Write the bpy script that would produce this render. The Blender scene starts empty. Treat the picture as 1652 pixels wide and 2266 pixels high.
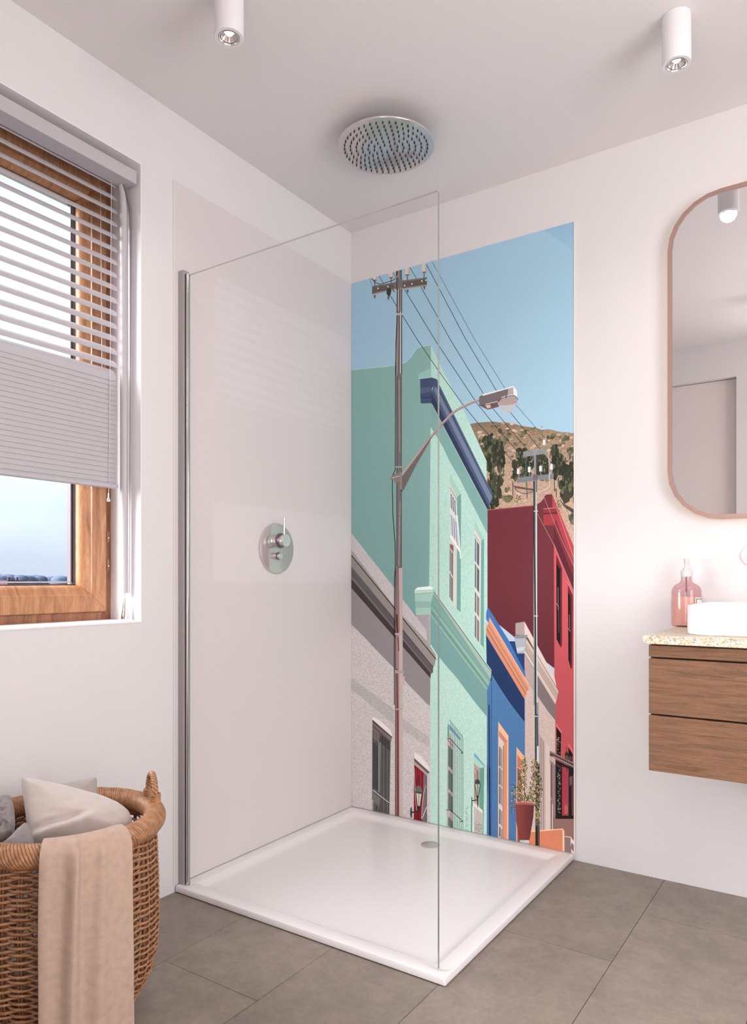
import bpy, bmesh, math, random
from mathutils import Vector, Matrix, noise
from mathutils.geometry import delaunay_2d_cdt

PI = math.pi
SC = bpy.context.scene
COL = SC.collection


# ------------------------------------------------------------------ materials
def lin(c):
    """sRGB 0-255 triple to linear RGB"""
    return tuple((v / 255 / 12.92) if v / 255 <= 0.04045 else ((v / 255 + 0.055) / 1.055) ** 2.4 for v in c)


def new_mat(name):
    m = bpy.data.materials.new(name)
    m.use_nodes = True
    nt = m.node_tree
    b = nt.nodes['Principled BSDF']
    return m, nt, b


def simple(name, col, rough=0.5, metal=0.0, spec=0.5, bump=None, var=None):
    """plain principled surface; bump=(scale, strength), var=(scale, amount) mottles the colour"""
    m, nt, b = new_mat(name)
    c = lin(col)
    b.inputs['Base Color'].default_value = (*c, 1)
    b.inputs['Roughness'].default_value = rough
    b.inputs['Metallic'].default_value = metal
    b.inputs['Specular IOR Level'].default_value = spec
    tc = nt.nodes.new('ShaderNodeTexCoord')
    if var:
        n = nt.nodes.new('ShaderNodeTexNoise')
        n.inputs['Scale'].default_value = var[0]
        n.inputs['Detail'].default_value = 5
        nt.links.new(tc.outputs['Object'], n.inputs['Vector'])
        r = nt.nodes.new('ShaderNodeValToRGB')
        r.color_ramp.elements[0].position = 0.3
        r.color_ramp.elements[1].position = 0.7
        r.color_ramp.elements[0].color = (*[x * (1 - var[1]) for x in c], 1)
        r.color_ramp.elements[1].color = (*[min(1, x * (1 + var[1])) for x in c], 1)
        nt.links.new(n.outputs['Fac'], r.inputs['Fac'])
        nt.links.new(r.outputs['Color'], b.inputs['Base Color'])
    if bump:
        n = nt.nodes.new('ShaderNodeTexNoise')
        n.inputs['Scale'].default_value = bump[0]
        n.inputs['Detail'].default_value = 6
        nt.links.new(tc.outputs['Object'], n.inputs['Vector'])
        bp = nt.nodes.new('ShaderNodeBump')
        bp.inputs['Strength'].default_value = bump[1]
        bp.inputs['Distance'].default_value = 0.004
        nt.links.new(n.outputs['Fac'], bp.inputs['Height'])
        nt.links.new(bp.outputs['Normal'], b.inputs['Normal'])
    return m


def wood(name, c0, c1, c2, stretch, scale=1.0, rough=0.5, bump=0.25, grain=3.0):
    """grained timber: noise stretched along the board, fine pores and a few knots"""
    m, nt, b = new_mat(name)
    N, K = nt.nodes, nt.links
    tc = N.new('ShaderNodeTexCoord')
    mp = N.new('ShaderNodeMapping')
    mp.inputs['Scale'].default_value = stretch
    K.new(tc.outputs['Object'], mp.inputs['Vector'])
    n1 = N.new('ShaderNodeTexNoise')
    n1.inputs['Scale'].default_value = grain * scale
    n1.inputs['Detail'].default_value = 8
    n1.inputs['Roughness'].default_value = 0.65
    n1.inputs['Distortion'].default_value = 0.7
    K.new(mp.outputs['Vector'], n1.inputs['Vector'])
    n2 = N.new('ShaderNodeTexNoise')
    n2.inputs['Scale'].default_value = grain * 9 * scale
    n2.inputs['Detail'].default_value = 4
    K.new(mp.outputs['Vector'], n2.inputs['Vector'])
    r = N.new('ShaderNodeValToRGB')
    e = r.color_ramp.elements
    e[0].position, e[1].position = 0.3, 0.72
    e[0].color, e[1].color = (*lin(c0), 1), (*lin(c2), 1)
    k = e.new(0.5)
    k.color = (*lin(c1), 1)
    K.new(n1.outputs['Fac'], r.inputs['Fac'])
    mx = N.new('ShaderNodeMix')
    mx.data_type = 'RGBA'
    mx.blend_type = 'MULTIPLY'
    mx.inputs['Factor'].default_value = 0.35
    K.new(r.outputs['Color'], mx.inputs['A'])
    r2 = N.new('ShaderNodeValToRGB')
    r2.color_ramp.elements[0].position, r2.color_ramp.elements[1].position = 0.35, 0.6
    r2.color_ramp.elements[0].color = (0.55, 0.5, 0.47, 1)
    K.new(n2.outputs['Fac'], r2.inputs['Fac'])
    K.new(r2.outputs['Color'], mx.inputs['B'])
    K.new(mx.outputs['Result'], b.inputs['Base Color'])
    b.inputs['Roughness'].default_value = rough
    ad = N.new('ShaderNodeMath')
    ad.operation = 'ADD'
    K.new(n1.outputs['Fac'], ad.inputs[0])
    K.new(n2.outputs['Fac'], ad.inputs[1])
    bp = N.new('ShaderNodeBump')
    bp.inputs['Strength'].default_value = bump
    bp.inputs['Distance'].default_value = 0.003
    K.new(ad.outputs[0], bp.inputs['Height'])
    K.new(bp.outputs['Normal'], b.inputs['Normal'])
    return m


def clear_glass(name, tint, ior=1.45, refl=1.0):
    """thin clear pane: lets light straight through and reflects by its angle"""
    m, nt, b = new_mat(name)
    N, K = nt.nodes, nt.links
    N.remove(b)
    t = N.new('ShaderNodeBsdfTransparent')
    t.inputs['Color'].default_value = (*tint, 1)
    g = N.new('ShaderNodeBsdfGlossy')
    g.inputs['Roughness'].default_value = 0.0
    f = N.new('ShaderNodeFresnel')
    f.inputs['IOR'].default_value = ior
    mu = N.new('ShaderNodeMath')
    mu.operation = 'MULTIPLY'
    mu.inputs[1].default_value = refl
    ge = N.new('ShaderNodeNewGeometry')
    iv = N.new('ShaderNodeMath')
    iv.operation = 'MULTIPLY_ADD'
    K.new(ge.outputs['Backfacing'], iv.inputs[0])
    iv.inputs[1].default_value = -1.0
    iv.inputs[2].default_value = 1.0
    fr_ = N.new('ShaderNodeMath')
    fr_.operation = 'MULTIPLY'
    K.new(f.outputs[0], fr_.inputs[0])
    K.new(iv.outputs[0], fr_.inputs[1])
    K.new(fr_.outputs[0], mu.inputs[0])
    mx = N.new('ShaderNodeMixShader')
    K.new(mu.outputs[0], mx.inputs[0])
    K.new(t.outputs[0], mx.inputs[1])
    K.new(g.outputs[0], mx.inputs[2])
    K.new(mx.outputs[0], N['Material Output'].inputs['Surface'])
    return m


def emission(name, col, strength):
    m, nt, b = new_mat(name)
    b.inputs['Base Color'].default_value = (*lin(col), 1)
    b.inputs['Emission Color'].default_value = (*lin(col), 1)
    b.inputs['Emission Strength'].default_value = strength
    return m


def fabric(name, col, scale=900, rough=0.85, amt=0.12, sheen=0.2, bump=0.25):
    """woven cloth: crossed fine waves for warp and weft"""
    m, nt, b = new_mat(name)
    N, K = nt.nodes, nt.links
    tc = N.new('ShaderNodeTexCoord')
    c = lin(col)
    w = []
    for d in ('X', 'Y'):
        wv = N.new('ShaderNodeTexWave')
        wv.wave_type = 'BANDS'
        wv.bands_direction = d
        wv.inputs['Scale'].default_value = scale / 6.2832
        wv.inputs['Distortion'].default_value = 1.2
        wv.inputs['Detail'].default_value = 1
        wv.inputs['Detail Scale'].default_value = 2
        K.new(tc.outputs['UV'], wv.inputs['Vector'])
        w.append(wv)
    a = N.new('ShaderNodeMath')
    a.operation = 'ADD'
    K.new(w[0].outputs['Fac'], a.inputs[0])
    K.new(w[1].outputs['Fac'], a.inputs[1])
    n = N.new('ShaderNodeTexNoise')
    n.inputs['Scale'].default_value = 60
    n.inputs['Detail'].default_value = 6
    K.new(tc.outputs['UV'], n.inputs['Vector'])
    a2 = N.new('ShaderNodeMath')
    a2.operation = 'MULTIPLY_ADD'
    K.new(a.outputs[0], a2.inputs[0])
    a2.inputs[1].default_value = 0.3
    K.new(n.outputs['Fac'], a2.inputs[2])
    r = N.new('ShaderNodeValToRGB')
    r.color_ramp.elements[0].position, r.color_ramp.elements[1].position = 0.35, 1.15
    r.color_ramp.elements[0].color = (*[x * (1 - amt) for x in c], 1)
    r.color_ramp.elements[1].color = (*[min(1, x * (1 + amt)) for x in c], 1)
    K.new(a2.outputs[0], r.inputs['Fac'])
    K.new(r.outputs['Color'], b.inputs['Base Color'])
    b.inputs['Roughness'].default_value = rough
    b.inputs['Sheen Weight'].default_value = sheen
    b.inputs['Specular IOR Level'].default_value = 0.25
    bp = N.new('ShaderNodeBump')
    bp.inputs['Strength'].default_value = bump
    bp.inputs['Distance'].default_value = 0.001
    K.new(a2.outputs[0], bp.inputs['Height'])
    K.new(bp.outputs['Normal'], b.inputs['Normal'])
    return m


M = {}
M['wall'] = simple('wall_paint', (222, 219, 219), 0.75, spec=0.2)
M['ceiling'] = simple('ceiling_paint', (222, 218, 218), 0.8, spec=0.2)
M['panel'] = simple('panel_plain', (216, 209, 209), 0.45, spec=0.3)
M['white_gloss'] = simple('white_acrylic', (238, 234, 234), 0.22, spec=0.4)
M['ceramic'] = simple('white_ceramic', (236, 234, 236), 0.14)
M['chrome'] = simple('chrome', (222, 219, 217), 0.12, metal=1.0)
M['chrome_plate'] = simple('satin_chrome_plate', (206, 199, 197), 0.14, metal=0.6)
M['chrome_dark'] = simple('dark_chrome', (112, 106, 112), 0.25, metal=0.6)
M['chrome_soft'] = simple('brushed_aluminium', (200, 194, 192), 0.3, metal=0.85)
M['alu_white'] = simple('white_lacquered_metal', (226, 222, 224), 0.35)
M['blind'] = simple('blind_lacquer', (186, 182, 186), 0.4)
M['dark_rubber'] = simple('dark_seal', (70, 62, 66), 0.35)
M['black'] = simple('nozzle_rubber', (24, 22, 28), 0.4)
M['gasket'] = simple('window_gasket', (84, 76, 82), 0.5)
M['mirror'] = simple('mirror_silver', (238, 236, 236), 0.0, metal=1.0)
M['profile'] = simple('grey_anodised_profile', (166, 158, 158), 0.4, spec=0.4)
M['trim_light'] = simple('pale_edge_trim', (232, 224, 222), 0.35)
M['polished_edge'] = simple('polished_glass_edge', (206, 199, 197), 0.15)
M['copper'] = simple('rose_copper', (168, 136, 126), 0.35, metal=0.25, bump=(400, 0.05))
M['led'] = emission('warm_led', (255, 216, 160), 7.0)
M['bulb'] = emission('lamp_led', (255, 246, 224), 30.0)
M['pump'] = simple('pump_plastic', (208, 203, 203), 0.4)
M['label_white'] = simple('label_paper', (232, 226, 222), 0.5)
M['label_ink'] = simple('label_ink', (70, 62, 62), 0.5)
M['soap'] = simple('peach_soap', (232, 196, 176), 0.5, var=(30, 0.04), spec=0.2)
M['tube'] = simple('dip_tube', (126, 84, 88), 0.3)
M['cord'] = simple('cord', (214, 208, 208), 0.6)
M['grey_tube'] = simple('grey_tube', (120, 112, 116), 0.35)
M['cut_glass'] = simple('glass_cut_edge', (124, 130, 126), 0.2)
M['reveal'] = simple('reveal_paint', (244, 242, 244), 0.8, spec=0.2)
M['sash_wood'] = wood('window_timber', (138, 92, 62), (172, 122, 84), (194, 148, 106), (1.2, 9, 1.2), 1.0, 0.38, 0.12, 6.0)
M['rail_wood'] = wood('window_timber_rail', (138, 92, 62), (170, 120, 82), (192, 144, 102), (1.2, 9, 1.2), 1.0, 0.38, 0.12, 6.0)
M['frame_wood'] = wood('window_timber_frame', (112, 72, 52), (150, 100, 70), (170, 120, 84), (1.2, 9, 1.2), 1.0, 0.5, 0.12, 6.0)
M['vanity_wood'] = wood('vanity_timber', (102, 71, 49), (132, 94, 66), (150, 110, 80), (3.2, 3, 40), 1.0, 0.5, 0.7, 2.6)
M['wicker'] = simple('peeled_willow', (166, 119, 84), 0.36, spec=0.5, var=(70, 0.28))
M['wicker_dark'] = simple('willow_stake', (132, 90, 62), 0.5, var=(60, 0.2))
M['wicker_shaded_core'] = simple('willow_shaded_core', (92, 60, 42), 0.7)  # rim core darkened to paint the shade between the strands
M['towel'] = fabric('beige_linen', (182, 157, 141), 900, 0.9, 0.16, 0.05)
M['pillow'] = fabric('light_grey_satin', (188, 177, 170), 1500, 0.5, 0.06, 0.3, 0.1)
M['pillow_dark'] = fabric('grey_satin', (164, 154, 148), 1500, 0.5, 0.06, 0.3, 0.1)
M['cloth_grey'] = fabric('slate_satin', (138, 130, 130), 1500, 0.38, 0.06, 0.2, 0.1)
M['door'] = simple('door_paint', (226, 217, 214), 0.6)
M['far_trees'] = simple('far_foliage_hazed', (78, 88, 108), 0.95, spec=0.1, var=(0.3, 0.2))  # bluish distance haze mixed into the foliage colour
M['far_brick'] = simple('far_brick', (86, 66, 80), 0.95, spec=0.1)
M['far_ground'] = simple('far_fields', (92, 102, 92), 1.0, spec=0.0)

M['tray'] = M['white_gloss']
M['glass'] = clear_glass('shower_glass', (0.99, 0.993, 0.991), 1.45, 0.06)
M['pane'] = clear_glass('window_glass', (0.98, 0.985, 0.99), 1.4, 0.3)


def bottle_glass():
    m, nt, b = new_mat('pink_bottle_glass')
    N, K = nt.nodes, nt.links
    N.remove(b)
    t = N.new('ShaderNodeBsdfTransparent')
    t.inputs['Color'].default_value = (0.90, 0.77, 0.78, 1)
    g = N.new('ShaderNodeBsdfGlossy')
    g.inputs['Roughness'].default_value = 0.03
    lw = N.new('ShaderNodeLayerWeight')
    lw.inputs['Blend'].default_value = 0.25
    mx = N.new('ShaderNodeMixShader')
    d = N.new('ShaderNodeBsdfDiffuse')
    d.inputs['Color'].default_value = (*lin((206, 156, 158)), 1)
    mx0 = N.new('ShaderNodeMixShader')
    K.new(lw.outputs['Facing'], mx0.inputs[0])
    K.new(t.outputs[0], mx0.inputs[1])
    K.new(d.outputs[0], mx0.inputs[2])
    f = N.new('ShaderNodeFresnel')
    f.inputs['IOR'].default_value = 1.5
    ge = N.new('ShaderNodeNewGeometry')
    iv = N.new('ShaderNodeMath')
    iv.operation = 'MULTIPLY_ADD'
    K.new(ge.outputs['Backfacing'], iv.inputs[0])
    iv.inputs[1].default_value = -1.0
    iv.inputs[2].default_value = 1.0
    fr_ = N.new('ShaderNodeMath')
    fr_.operation = 'MULTIPLY'
    K.new(f.outputs[0], fr_.inputs[0])
    K.new(iv.outputs[0], fr_.inputs[1])
    K.new(fr_.outputs[0], mx.inputs[0])
    K.new(mx0.outputs[0], mx.inputs[1])
    K.new(g.outputs[0], mx.inputs[2])
    K.new(mx.outputs[0], N['Material Output'].inputs['Surface'])
    return m


M['bottle'] = bottle_glass()


def terrazzo():
    m, nt, b = new_mat('cream_terrazzo')
    N, K = nt.nodes, nt.links
    tc = N.new('ShaderNodeTexCoord')
    n = N.new('ShaderNodeTexNoise')
    n.inputs['Scale'].default_value = 60
    n.inputs['Detail'].default_value = 4
    K.new(tc.outputs['Object'], n.inputs['Vector'])
    r = N.new('ShaderNodeValToRGB')
    e = r.color_ramp.elements
    e[0].position, e[1].position = 0.36, 0.62
    e[0].color, e[1].color = (*lin((204, 188, 164)), 1), (*lin((220, 214, 208)), 1)
    x = e.new(0.5)
    x.color = (*lin((216, 204, 180)), 1)
    K.new(n.outputs['Fac'], r.inputs['Fac'])
    prev = r.outputs['Color']
    for sc, lo, hi, c in ((170, 0.59, 0.64, (166, 150, 128)), (260, 0.61, 0.66, (112, 96, 80)), (200, 0.61, 0.66, (184, 162, 120))):
        q = N.new('ShaderNodeTexNoise')
        q.inputs['Scale'].default_value = sc
        q.inputs['Detail'].default_value = 2
        mp = N.new('ShaderNodeMapping')
        mp.inputs['Location'].default_value = (sc * 0.013, 0.3, sc * 0.07)
        K.new(tc.outputs['Object'], mp.inputs['Vector'])
        K.new(mp.outputs['Vector'], q.inputs['Vector'])
        s = N.new('ShaderNodeValToRGB')
        s.color_ramp.elements[0].position, s.color_ramp.elements[1].position = lo, hi
        K.new(q.outputs['Fac'], s.inputs['Fac'])
        mx = N.new('ShaderNodeMix')
        mx.data_type = 'RGBA'
        K.new(s.outputs['Color'], mx.inputs['Factor'])
        K.new(prev, mx.inputs['A'])
        mx.inputs['B'].default_value = (*lin(c), 1)
        prev = mx.outputs['Result']
    K.new(prev, b.inputs['Base Color'])
    b.inputs['Roughness'].default_value = 0.4
    return m


M['terrazzo'] = terrazzo()


def attr_mat(name, grain_scales, rough, spec, gain=1.0, bump=0.0):
    """colour from the face-colour layer; alpha sets how strongly a fine grain breaks it up"""
    m, nt, b = new_mat(name)
    N, K = nt.nodes, nt.links
    at = N.new('ShaderNodeAttribute')
    at.attribute_name = 'ink'
    tc = N.new('ShaderNodeTexCoord')
    sm = None
    for s in grain_scales:
        n = N.new('ShaderNodeTexNoise')
        n.inputs['Scale'].default_value = s
        n.inputs['Detail'].default_value = 3
        n.inputs['Roughness'].default_value = 0.7
        K.new(tc.outputs['Object'], n.inputs['Vector'])
        if sm is None:
            sm = n.outputs['Fac']
        else:
            a = N.new('ShaderNodeMath')
            a.operation = 'ADD'
            K.new(sm, a.inputs[0])
            K.new(n.outputs['Fac'], a.inputs[1])
            sm = a.outputs[0]
    su = N.new('ShaderNodeMath')
    su.operation = 'SUBTRACT'
    K.new(sm, su.inputs[0])
    su.inputs[1].default_value = 0.5 * len(grain_scales)
    mu = N.new('ShaderNodeMath')
    mu.operation = 'MULTIPLY'
    K.new(su.outputs[0], mu.inputs[0])
    K.new(at.outputs['Alpha'], mu.inputs[1])
    ma = N.new('ShaderNodeMath')
    ma.operation = 'MULTIPLY_ADD'
    K.new(mu.outputs[0], ma.inputs[0])
    ma.inputs[1].default_value = 2.0 * gain
    ma.inputs[2].default_value = gain
    vm = N.new('ShaderNodeVectorMath')
    vm.operation = 'SCALE'
    K.new(at.outputs['Color'], vm.inputs[0])
    K.new(ma.outputs[0], vm.inputs['Scale'])
    K.new(vm.outputs['Vector'], b.inputs['Base Color'])
    b.inputs['Roughness'].default_value = rough
    b.inputs['Specular IOR Level'].default_value = spec
    return m


M['print'] = attr_mat('printed_panel', (480, 170), 0.5, 0.1, 1.12)
M['floor'] = attr_mat('stone_tile', (3.5, 14, 60), 0.42, 0.35, 1.0)


# ------------------------------------------------------------------ mesh helpers
class MB:
    def __init__(s):
        s.v, s.f, s.m = [], [], []

    def add(s, vs, fs, mi=0):
        o = len(s.v)
        s.v += [tuple(p) for p in vs]
        s.f += [tuple(i + o for i in f) for f in fs]
        s.m += [mi] * len(fs)
        return s

    def box(s, a, b, mi=0):
        (x0, y0, z0), (x1, y1, z1) = a, b
        vs = [(x0, y0, z0), (x1, y0, z0), (x1, y1, z0), (x0, y1, z0), (x0, y0, z1), (x1, y0, z1), (x1, y1, z1), (x0, y1, z1)]
        return s.add(vs, [(0, 3, 2, 1), (4, 5, 6, 7), (0, 1, 5, 4), (1, 2, 6, 5), (2, 3, 7, 6), (3, 0, 4, 7)], mi)

    def lathe(s, prof, n=48, c=(0, 0, 0), axis='z', mi=0, cap=True):
        """prof = [(r, h)] turned about an axis through c"""
        vs, fs = [], []
        for r, h in prof:
            for i in range(n):
                a = 2 * PI * i / n
                p = (r * math.cos(a), r * math.sin(a), h)
                if axis == 'x':
                    p = (p[2], p[0], p[1])
                elif axis == 'y':
                    p = (p[1], p[2], p[0])
                vs.append((p[0] + c[0], p[1] + c[1], p[2] + c[2]))
        for k in range(len(prof) - 1):
            for i in range(n):
                j = (i + 1) % n
                fs.append((k * n + i, k * n + j, (k + 1) * n + j, (k + 1) * n + i))
        if cap:
            fs.append(tuple(range(n - 1, -1, -1)))
            fs.append(tuple((len(prof) - 1) * n + i for i in range(n)))
        return s.add(vs, fs, mi)

    def tube(s, pts, r, n=8, closed=False, mi=0):
        pts = [Vector(p) for p in pts]
        L = len(pts)
        rr = r if isinstance(r, (list, tuple)) else [r] * L
        vs, fs = [], []
        prev = None
        for i, p in enumerate(pts):
            if closed:
                t = pts[(i + 1) % L] - pts[i - 1]
            else:
                t = pts[min(i + 1, L - 1)] - pts[max(i - 1, 0)]
            t.normalize()
            if prev is None:
                a = Vector((0, 0, 1)) if abs(t.z) < 0.9 else Vector((1, 0, 0))
                u = t.cross(a).normalized()
            else:
                u = (prev - t * prev.dot(t)).normalized()
            prev = u
            w = t.cross(u)
            for k in range(n):
                a = 2 * PI * k / n
                vs.append(p + (u * math.cos(a) + w * math.sin(a)) * rr[i])
        for i in range(L if closed else L - 1):
            j = (i + 1) % L
            for k in range(n):
                q = (k + 1) % n
                fs.append((i * n + k, i * n + q, j * n + q, j * n + k))
        if not closed:
            fs.append(tuple(range(n - 1, -1, -1)))
            fs.append(tuple((L - 1) * n + k for k in range(n)))
        return s.add(vs, fs, mi)

    def prism(s, poly, d0, d1, plane='xz', mi=0, mi_side=None):
        """closed outline swept between two depths; plane names the outline's axes"""
        def P(a, b, d):
            return {'xz': (a, d, b), 'yz': (d, a, b), 'xy': (a, b, d)}[plane]
        n = len(poly)
        vs = [P(a, b, d0) for a, b in poly] + [P(a, b, d1) for a, b in poly]
        s.add(vs, [tuple(range(n)), tuple(range(2 * n - 1, n - 1, -1))], mi)
        o = len(s.v) - 2 * n
        for i in range(n):
            j = (i + 1) % n
            s.f.append((o + i, o + j, o + n + j, o + n + i))
            s.m.append(mi if mi_side is None else mi_side)
        return s

    def grid(s, fn, nu, nv, mi=0, close_u=False):
        vs = [fn(i / nu, j / nv) for j in range(nv + 1) for i in range(nu + (0 if close_u else 1))]
        w = nu + (0 if close_u else 1)
        fs = []
        for j in range(nv):
            for i in range(nu):
                k = (i + 1) % w if close_u else i + 1
                fs.append((j * w + i, j * w + k, (j + 1) * w + k, (j + 1) * w + i))
        return s.add(vs, fs, mi)

    def build(s, name, mats, parent=None, smooth=35, bevel=None, origin=None, weld=False):
        me = bpy.data.meshes.new(name)
        o0 = Vector(origin) if origin else Vector((0, 0, 0))
        me.from_pydata([Vector(p) - o0 for p in s.v], [], s.f)
        if not isinstance(mats, (list, tuple)):
            mats = [mats]
        for m in mats:
            me.materials.append(m)
        me.polygons.foreach_set('material_index', s.m)
        bm = bmesh.new()
        bm.from_mesh(me)
        if weld:
            bmesh.ops.remove_doubles(bm, verts=bm.verts, dist=1e-6)
        bmesh.ops.recalc_face_normals(bm, faces=bm.faces)
        bm.to_mesh(me)
        bm.free()
        if smooth:
            me.polygons.foreach_set('use_smooth', [True] * len(me.polygons))
            me.set_sharp_from_angle(angle=math.radians(smooth))
        me.update()
        o = bpy.data.objects.new(name, me)
        COL.objects.link(o)
        o.location = o0
        if parent is not None:
            o.parent = parent
            o.location = o0 - parent['_at'] if '_at' in parent else o0
        if bevel:
            b = o.modifiers.new('bevel', 'BEVEL')
            b.width = bevel[0]
            b.segments = bevel[1]
            b.limit_method = 'ANGLE'
            b.angle_limit = math.radians(40)
            b.harden_normals = False
        return o


def tag(o, label=None, cat=None, group=None, kind=None):
    if label:
        o['label'] = label
    if cat:
        o['category'] = cat
    if group:
        o['group'] = group
    if kind:
        o['kind'] = kind
    return o


BASES = []


def thing(name, loc, label, cat, group=None):
    """an Empty at the thing's base that parents its parts; part meshes are given in room coordinates"""
    o = bpy.data.objects.new(name, None)
    COL.objects.link(o)
    o.location = loc
    o.empty_display_size = 0.05
    tag(o, label, cat, group)
    BASES.append(o)
    return o


def part(mb, name, mats, parent, **k):
    """a mesh of its own under its thing, given in room coordinates"""
    o = mb.build(name, mats, None, **k)
    p = parent
    w = Vector(o.location)
    base = Vector((0, 0, 0))
    while p is not None:
        base += Vector(p.location)
        p = p.parent
    o.parent = parent
    o.location = w - base
    return o


def struct(mb, name, mats, **k):
    return tag(mb.build(name, mats, **k), kind='structure')


def rounded(x0, z0, x1, z1, r, seg=7):
    pts = []
    for cx, cz, a0 in ((x1 - r, z1 - r, 0), (x0 + r, z1 - r, 90), (x0 + r, z0 + r, 180), (x1 - r, z0 + r, 270)):
        for i in range(seg + 1):
            a = math.radians(a0 + 90 * i / seg)
            pts.append((cx + r * math.cos(a), cz + r * math.sin(a)))
    return pts


# ------------------------------------------------------------------ room shell
CEIL = 2.564
YH = -4.05                        # end wall of the hall added behind the doorway
XR, YF = 3.05, -2.586            # right wall, front wall (with the doorway the picture is taken from)
WY0, WY1, WZ0, WZ1 = -2.36, -1.1315, 0.893, 2.331     # window opening in the left wall
WT = 0.24                         # wall thickness at the window

f = MB()
f.box((-WT, YH - 0.14, -0.06), (XR + 0.14, 0.12, -0.0025), 0)
cols = []
random.seed(4)
TW, TL = 0.3343, 1.0
tiles = MB()
k = -1
tone = []
while True:
    x0 = -0.0196 + (k + 0) * TW - 0.0
    if x0 > XR:
        break
    ph = (-0.305 + (k - 4) * 0.333)
    for j in range(-6, 6):
        ya, yb = ph + (j - 1) * TL, ph + j * TL
        a, b = max(ya, YH - 0.1), min(yb, 0.02)
        xa, xb = max(x0, -0.02), min(x0 + TW, XR + 0.02)
        if b - a > 0.005 and xb - xa > 0.005:
            g = 0.0006
            tiles.add([(xa + g, a + g, 0), (xb - g, a + g, 0), (xb - g, b - g, 0), (xa + g, b - g, 0)], [(0, 1, 2, 3)])
            tone.append(random.uniform(0.94, 1.05))
    k += 1
nb = len(f.f)
f.add(tiles.v, tiles.f, 0)
floor = struct(f, 'floor', M['floor'], smooth=0)
at = floor.data.attributes.new('ink', 'FLOAT_COLOR', 'CORNER')
fc = lin((141, 130, 120))
for p in floor.data.polygons:
    if p.index < nb:
        c = lin((70, 60, 54))
        c = (*c, 0.05)
    else:
        t = tone[p.index - nb]
        c = (fc[0] * t, fc[1] * t, fc[2] * t, 0.22)
    for li in p.loop_indices:
        at.data[li].color = c

w = MB()
w.box((-WT, YF - 0.14, 0), (0, WY0, CEIL))
w.box((-WT, WY1, 0), (0, 0.12, CEIL))
w.box((-WT, WY0, 0), (0, WY1, WZ0))
w.box((-WT, WY0, WZ1), (0, WY1, CEIL))
struct(w, 'wall_left', M['wall'], smooth=0)
w = MB().box((0, 0, 0), (XR, 0.12, CEIL))
struct(w, 'wall_back', M['wall'], smooth=0)
w = MB()
DX0, DX1, DH = 0.30, 1.222, 2.33
w.box((0, YF - 0.14, 0), (DX0, YF, CEIL))
w.box((DX1, YF - 0.14, 0), (1.31, YF, CEIL))
w.box((DX0, YF - 0.14, DH), (DX1, YF, CEIL))
w.box((1.31, YF - 0.14, 2.36), (2.42, YF, CEIL))
w.box((2.42, YF - 0.14, 0), (XR, YF, CEIL))
struct(w, 'wall_front', M['wall'], smooth=0)
# right wall with an added, unseen window for the fill light
RY0, RY1, RZ0, RZ1 = -2.35, -0.95, 0.75, 2.25
w = MB()
w.box((XR, YH - 0.14, 0), (XR + 0.14, RY0, CEIL))
w.box((XR, RY1, 0), (XR + 0.14, 0.12, CEIL))
w.box((XR, RY0, 0), (XR + 0.14, RY1, RZ0))
w.box((XR, RY0, RZ1), (XR + 0.14, RY1, CEIL))
struct(w, 'wall_right', M['wall'], smooth=0)
w = MB()
ym = (RY0 + RY1) / 2
for a, b in (((RY0, RZ0), (RY0 + 0.05, RZ1)), ((RY1 - 0.05, RZ0), (RY1, RZ1)), ((RY0 + 0.05, RZ0), (RY1 - 0.05, RZ0 + 0.05)), ((RY0 + 0.05, RZ1 - 0.05), (RY1 - 0.05, RZ1)), ((ym - 0.03, RZ0 + 0.05), (ym + 0.03, RZ1 - 0.05))):
    w.box((XR + 0.07, a[0], a[1]), (XR + 0.12, b[0], b[1]))
struct(w, 'window_added_right', M['alu_white'], smooth=0)
# unseen hall box, added to keep the sun out of the doorway
w = MB().box((0.76, YH, 0), (0.88, YF - 0.14, CEIL))
struct(w, 'wall_added_hall_side', M['wall'], smooth=0)
HX0_, HX1_, HZ0_, HZ1_ = 1.00, 2.70, 0.08, 1.98
w = MB()
w.box((0.76, YH - 0.14, 0), (HX0_, YH, CEIL))
w.box((HX1_, YH - 0.14, 0), (XR, YH, CEIL))
w.box((HX0_, YH - 0.14, 0), (HX1_, YH, HZ0_))
w.box((HX0_, YH - 0.14, HZ1_), (HX1_, YH, CEIL))
struct(w, 'wall_added_hall_end', M['wall'], smooth=0)
w = MB()
for a, b in (((HX0_, HZ0_), (HX0_ + 0.05, HZ1_)), ((HX1_ - 0.05, HZ0_), (HX1_, HZ1_)), ((HX0_ + 0.05, HZ0_), (HX1_ - 0.05, HZ0_ + 0.05)), ((HX0_ + 0.05, HZ1_ - 0.05), (HX1_ - 0.05, HZ1_)), ((1.825, HZ0_ + 0.05), (1.875, HZ1_ - 0.05))):
    w.box((a[0], YH - 0.12, a[1]), (b[0], YH - 0.07, b[1]))
struct(w, 'window_added_hall', M['alu_white'], smooth=0)  # unseen window added in the hall end for the fill light
w = MB().box((-WT, YH - 0.14, CEIL), (XR + 0.14, 0.12, CEIL + 0.12))
struct(w, 'ceiling', M['ceiling'], smooth=0)
d = MB().box((DX0 + 0.004, YF - 0.085, 0.006), (DX1 - 0.004, YF - 0.045, DH - 0.004))
door = struct(d, 'door_1', M['door'], smooth=0)
h = MB().tube([(DX0 + 0.07, YF - 0.045, 1.03), (DX0 + 0.07, YF - 0.005, 1.03), (DX0 + 0.19, YF - 0.005, 1.03)], 0.009, 10)
part(h, 'door_handle', M['chrome_soft'], door)
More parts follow.
